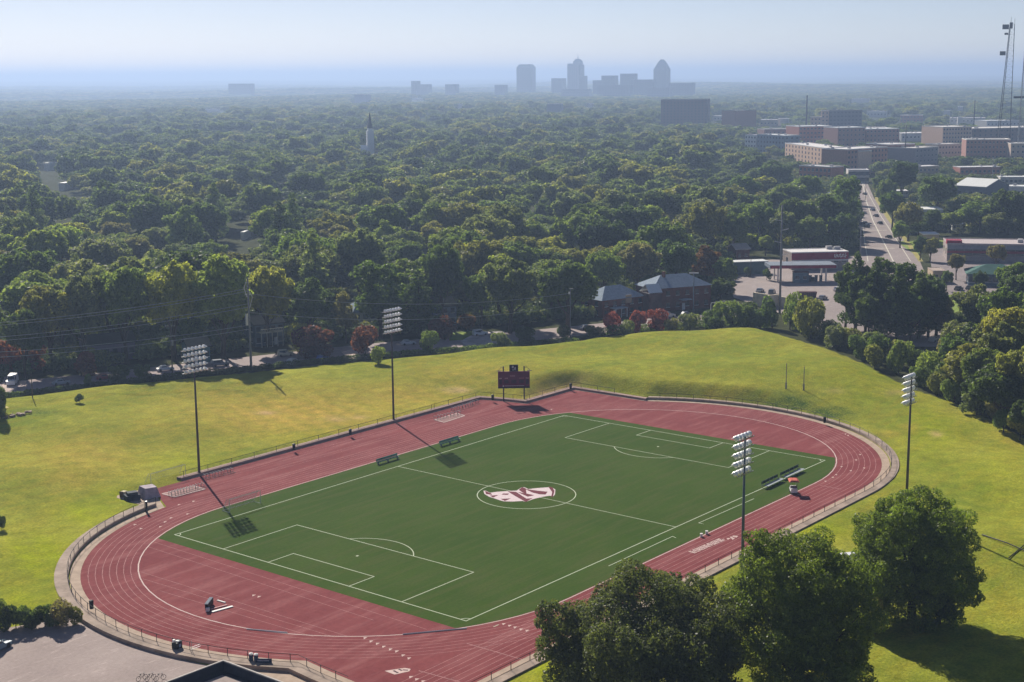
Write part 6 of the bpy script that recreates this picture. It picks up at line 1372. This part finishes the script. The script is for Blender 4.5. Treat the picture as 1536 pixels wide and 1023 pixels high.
for (x, y, dd, s, r1, r2, r3), z_ in zip(cand, zs):
    u, v, w_ = proj(x, y, z_)
    if v > vstart(u): continue
    if 1050 < u < 1700 and dd < 1500 and r3 < .12: continue
    if in_poly(np.array([u]), np.array([v]), ROADPX)[0]: continue
    if 1278 < u < 1400 and 262 < v < 330 and r3 < .5: continue
    rad = (6.6+5.4*r1**1.2)*(1 if s < 20 else s/18.5); hh = 12+9*r2*(.5+.5*r1)+(6 if r1 > .72 else 0)
    if 3000 < dd: hh = 13+6*r2
    if u > 1060 and dd < 2200: hh *= .78; rad *= .9
    if any(abs(x-px_)+abs(y-py_) < 60 and math.hypot(x-px_, y-py_) < rd*(.8 if kd_ == 0 else 1)+rad*.62 for px_, py_, rd, kd_ in PLACED): continue
    ut, vt, _ = proj(x, y, z_+hh); rp = rad*FPX/w_
    bad = False
    for (u0, v0, u1, v1, dB) in BL:
        if dB+8 > w_ and u+rp*.85 > u0 and u-rp*.85 < u1 and vt < v1 and v > v0: bad = True; break
    if bad: continue
    # keep the long road in view
    if w_ < 1500:
        if any(in_poly(np.array([u+o]), np.array([q]), ROADPX)[0] for q in (vt+2, (vt+v)/2) for o in (-rp*.7, rp*.7)): continue
        if 0 < in_poly(np.array([ut]), np.array([vt]), ROADPX)[0]: continue
    inside = -25 < u < 1561
    if len(near) < NEAR_MAX and inside: near.append((x, y, z_, rad, hh, u, v, dd, r3))
    else: stuff.append((x, y, z_, rad, hh, r1, r2))
LM = [(-30, 'left photo edge'), (259, 'shorter utility pole'), (377, 'tallest utility pole'), (590, 'middle floodlight mast'), (771, 'scoreboard'), (855, 'street lamp pole'), (1019, 'larger brick house'), (1169, 'very tall power pole'), (1300, 'straight road'), (1500, 'dark lattice mast')]
rowsD = sorted(n_[7] for n_ in near); rr = {}
dmin, dmax = rowsD[0], rowsD[-1]
NR = 9
for n_ in near:
    row = min(NR-1, int((n_[7]-dmin)/(dmax-dmin+1e-6)*NR)); lm = min(range(len(LM)), key=lambda i: abs(LM[i][0]-n_[5])); side = 'right' if n_[5] >= LM[lm][0] else 'left'
    rr.setdefault((row, lm, side), []).append(n_)
RN = ['front', 'second', 'third', 'fourth', 'fifth', 'sixth', 'seventh', 'eighth', 'ninth']
for (row, lm, side), lst in sorted(rr.items()):
    lst.sort(key=lambda n_: abs(n_[5]-LM[lm][0]))
    for i, (x, y, z_, rad, hh, u, v, dd, r3) in enumerate(lst):
        tot = sum(w for _, w in TW); q = r3*tot
        for tint, w in TW:
            q -= w
            if q <= 0: break
        kind = rnd.random()
        if kind < .10: key = rnd.choice(['t0', 't1']); rad *= .68; hh *= 1.08; form = 'narrow'
        elif kind < .17: key = rnd.choice(['p0', 'p1', 'p2']); rad *= .62; hh *= 1.25; form = 'pine-like'
        else: key = rnd.choice(KEYS); form = 'broad' if rad > 10 else 'round'
        P_ = PROTO[key]
        lab = '%s %s tree in %s wood row, %s %s of the %s' % (tint, form, RN[row], ORD[min(i, 15)], side, LM[lm][1])
        tree(key, (x, y, z_), rad/P_[2], hh/P_[3], tint, lab, cat='tree', name='pine_tree' if form == 'pine-like' else 'woodland_tree', group='trees of the wood beyond the street')
# undergrowth below the edge of the wood and between the houses: nobody could count it
STUP = [(-60, 580), (0, 574), (250, 548), (400, 532), (600, 511), (700, 503), (800, 495), (900, 485), (980, 476), (1062, 470), (1095, 425), (1100, 388), (1176, 376), (1272, 368)]
def vst(u):
    for (a, b_), (c, d_) in zip(STUP[:-1], STUP[1:]):
        if a <= u < c: return b_+(d_-b_)*(u-a)/(c-a)
    return 0
CLEAR = [(508, 518, 584, 548), (668, 490, 765, 522), (0, 552, 34, 600), (418, 524, 500, 560), (996, 470, 1066, 482), (380, 508, 430, 524)]
und = []; g = random.Random(5)
for _ in range(12000):
    a = YAW+g.uniform(-R(10), R(22)); dd = g.uniform(385, 640); x, y = CAM[0]+dd*math.cos(a), CAM[1]+dd*math.sin(a); u, v, w_ = proj(x, y, 0)
    if v > vst(u)-9 or v < vst(u)-75 or any(c[0] < u < c[2] and c[1] < v < c[3] for c in CLEAR): continue
    if 900 < u < 1072 and v > 462: continue
    if any(0-1.5 < (x-bx)*math.cos(br)+(y-by)*math.sin(br) < bw_+1.5 and -3.5 < -(x-bx)*math.sin(br)+(y-by)*math.cos(br) < bd+1 for bx, by, br, bw_, bd in BOXES): continue
    und.append((x, y, -.05, g.uniform(.7, 1.7), g.random(), g.random()))
for _ in range(9000):
    a = YAW+g.uniform(-R(21.5), -R(7)); dd = g.uniform(560, 1300); x, y = CAM[0]+dd*math.cos(a), CAM[1]+dd*math.sin(a); u, v, w_ = proj(x, y, 0); sc = g.uniform(1.0, 2.6)
    if not (1070 < u < 1282 and 250 < v < 374 or 1320 < u < 1570 and 245 < v < 350): continue
    if in_poly(np.array([u, u+3, u-3]), np.array([v, v, v]), ROADPX).any(): continue
    vt = proj(x, y, 3*sc)[1]; rp = 2*sc*FPX/w_
    if any(dB+8 > w_ and u+rp > u0 and u-rp < u1 and vt < v1 and v > v0 for (u0, v0, u1, v1, dB) in BLOCK): continue
    if any(-3 < (x-bx)*math.cos(br)+(y-by)*math.sin(br) < bw_+3 and -4 < -(x-bx)*math.sin(br)+(y-by)*math.cos(br) < bd+3 for bx, by, br, bw_, bd in BOXES): continue
    und.append((x, y, -.05, sc, g.random(), g.random()))
# far woodland: too many to tell apart, one object
STUFFP = []
pc = bpy.data.collections.new('woodland_crowns')
for i in range(7):
    lob = clumps(dome_lobes(140+i, 7.2, 5.4, 11.5, 13), i, 6, .26, .42); V, F = leafcloud(lob, 3800, 1.15, 140+i, inner=.04)
    mm = mesh_np('woodland_crown', V, F, LEAFS); o = bpy.data.objects.new('woodland_crown_%d' % i, mm); pc.objects.link(o)
sa = np.array(stuff); N_ = len(sa)
me = bpy.data.meshes.new('distant_woodland'); me.vertices.add(N_); me.vertices.foreach_set('co', sa[:, :3].astype(np.float32).ravel())
a = me.attributes.new('tscale', 'FLOAT_VECTOR', 'POINT'); sc_ = np.stack([sa[:, 3]/8.2, sa[:, 3]/8.2, sa[:, 4]/18.5], 1); a.data.foreach_set('vector', sc_.astype(np.float32).ravel())
a = me.attributes.new('trot', 'FLOAT', 'POINT'); a.data.foreach_set('value', (sa[:, 5]*977 % 6.283).astype(np.float32))
a = me.attributes.new('tpick', 'INT', 'POINT'); a.data.foreach_set('value', ((sa[:, 6]*7919).astype(np.int32) % 7))
UC = bpy.data.collections.new('undergrowth_clumps')
LEAFU = mat_leaf('undergrowth_leaves', True, .3, .2)
for i in range(3):
    V, F = leafcloud(shrub_lobes(190+i), 500, .62, 190+i); o = bpy.data.objects.new('undergrowth_clump_%d' % i, mesh_np('undergrowth_clump', V, F, LEAFU)); UC.objects.link(o)
me.materials.append(LEAFS)
wo = bpy.data.objects.new('distant_woodland', me); COL.objects.link(wo); wo['kind'] = 'stuff'; wo['label'] = 'wood of countless tree crowns stretching to the horizon'; wo['category'] = 'woodland'
ng = bpy.data.node_groups.new('scatter_crowns', 'GeometryNodeTree')
ng.interface.new_socket('Geometry', in_out='INPUT', socket_type='NodeSocketGeometry'); ng.interface.new_socket('Geometry', in_out='OUTPUT', socket_type='NodeSocketGeometry')
gi, go = ng.nodes.new('NodeGroupInput'), ng.nodes.new('NodeGroupOutput')
ip = ng.nodes.new('GeometryNodeInstanceOnPoints'); ci = ng.nodes.new('GeometryNodeCollectionInfo'); ci.inputs['Collection'].default_value = pc; ci.inputs['Separate Children'].default_value = True; ci.inputs['Reset Children'].default_value = True
def na(nm, ty):
    x = ng.nodes.new('GeometryNodeInputNamedAttribute'); x.data_type = ty; x.inputs['Name'].default_value = nm; return x.outputs['Attribute']
cx = ng.nodes.new('ShaderNodeCombineXYZ'); ng.links.new(na('trot', 'FLOAT'), cx.inputs['Z'])
ip.inputs['Pick Instance'].default_value = True
ng.links.new(gi.outputs[0], ip.inputs['Points']); ng.links.new(ci.outputs[0], ip.inputs['Instance']); ng.links.new(na('tpick', 'INT'), ip.inputs['Instance Index'])
ng.links.new(cx.outputs[0], ip.inputs['Rotation']); ng.links.new(na('tscale', 'FLOAT_VECTOR'), ip.inputs['Scale']); ng.links.new(ip.outputs[0], go.inputs[0])
wo.modifiers.new('scatter', 'NODES').node_group = ng
su = np.array(und); mu_ = bpy.data.meshes.new('undergrowth'); mu_.vertices.add(len(su)); mu_.vertices.foreach_set('co', su[:, :3].astype(np.float32).ravel())
a = mu_.attributes.new('tscale', 'FLOAT_VECTOR', 'POINT'); a.data.foreach_set('vector', np.repeat(su[:, 3:4], 3, 1).astype(np.float32).ravel())
a = mu_.attributes.new('trot', 'FLOAT', 'POINT'); a.data.foreach_set('value', (su[:, 4]*6.28).astype(np.float32))
a = mu_.attributes.new('tpick', 'INT', 'POINT'); a.data.foreach_set('value', ((su[:, 5]*7919).astype(np.int32) % 3))
uo = bpy.data.objects.new('undergrowth', mu_); COL.objects.link(uo); uo['kind'] = 'stuff'; uo['label'] = 'dark undergrowth under the edge of the wood and round the houses'; uo['category'] = 'undergrowth'
ng2 = ng.copy(); [setattr(nd.inputs['Collection'], 'default_value', UC) for nd in ng2.nodes if nd.bl_idname == 'GeometryNodeCollectionInfo']
uo.modifiers.new('scatter', 'NODES').node_group = ng2
print('undergrowth', len(und)); print('individual trees', len(near), 'stuff crowns', N_, 'd', dmin, dmax)

# ------------------------------------------------------------------ haze
HAZE = 0.00019
b = MB(); b.box((0, 0, 0), (170000, 170000, 210)); hzz = b.build('haze', None)
hzz.location = (0, 0, 160-210/2); hzz['kind'] = 'stuff'; hzz.display_type = 'WIRE'
hm = bpy.data.materials.new('haze_air'); hm.use_nodes = True; n = hm.node_tree; n.nodes.remove(n.nodes['Principled BSDF'])
pv = n.nodes.new('ShaderNodeVolumePrincipled'); pv.inputs['Color'].default_value = (.41, .55, .83, 1); pv.inputs['Density'].default_value = HAZE; pv.inputs['Anisotropy'].default_value = .34
n.links.new(pv.outputs[0], n.nodes['Material Output'].inputs['Volume']); hzz.data.materials.append(hm)
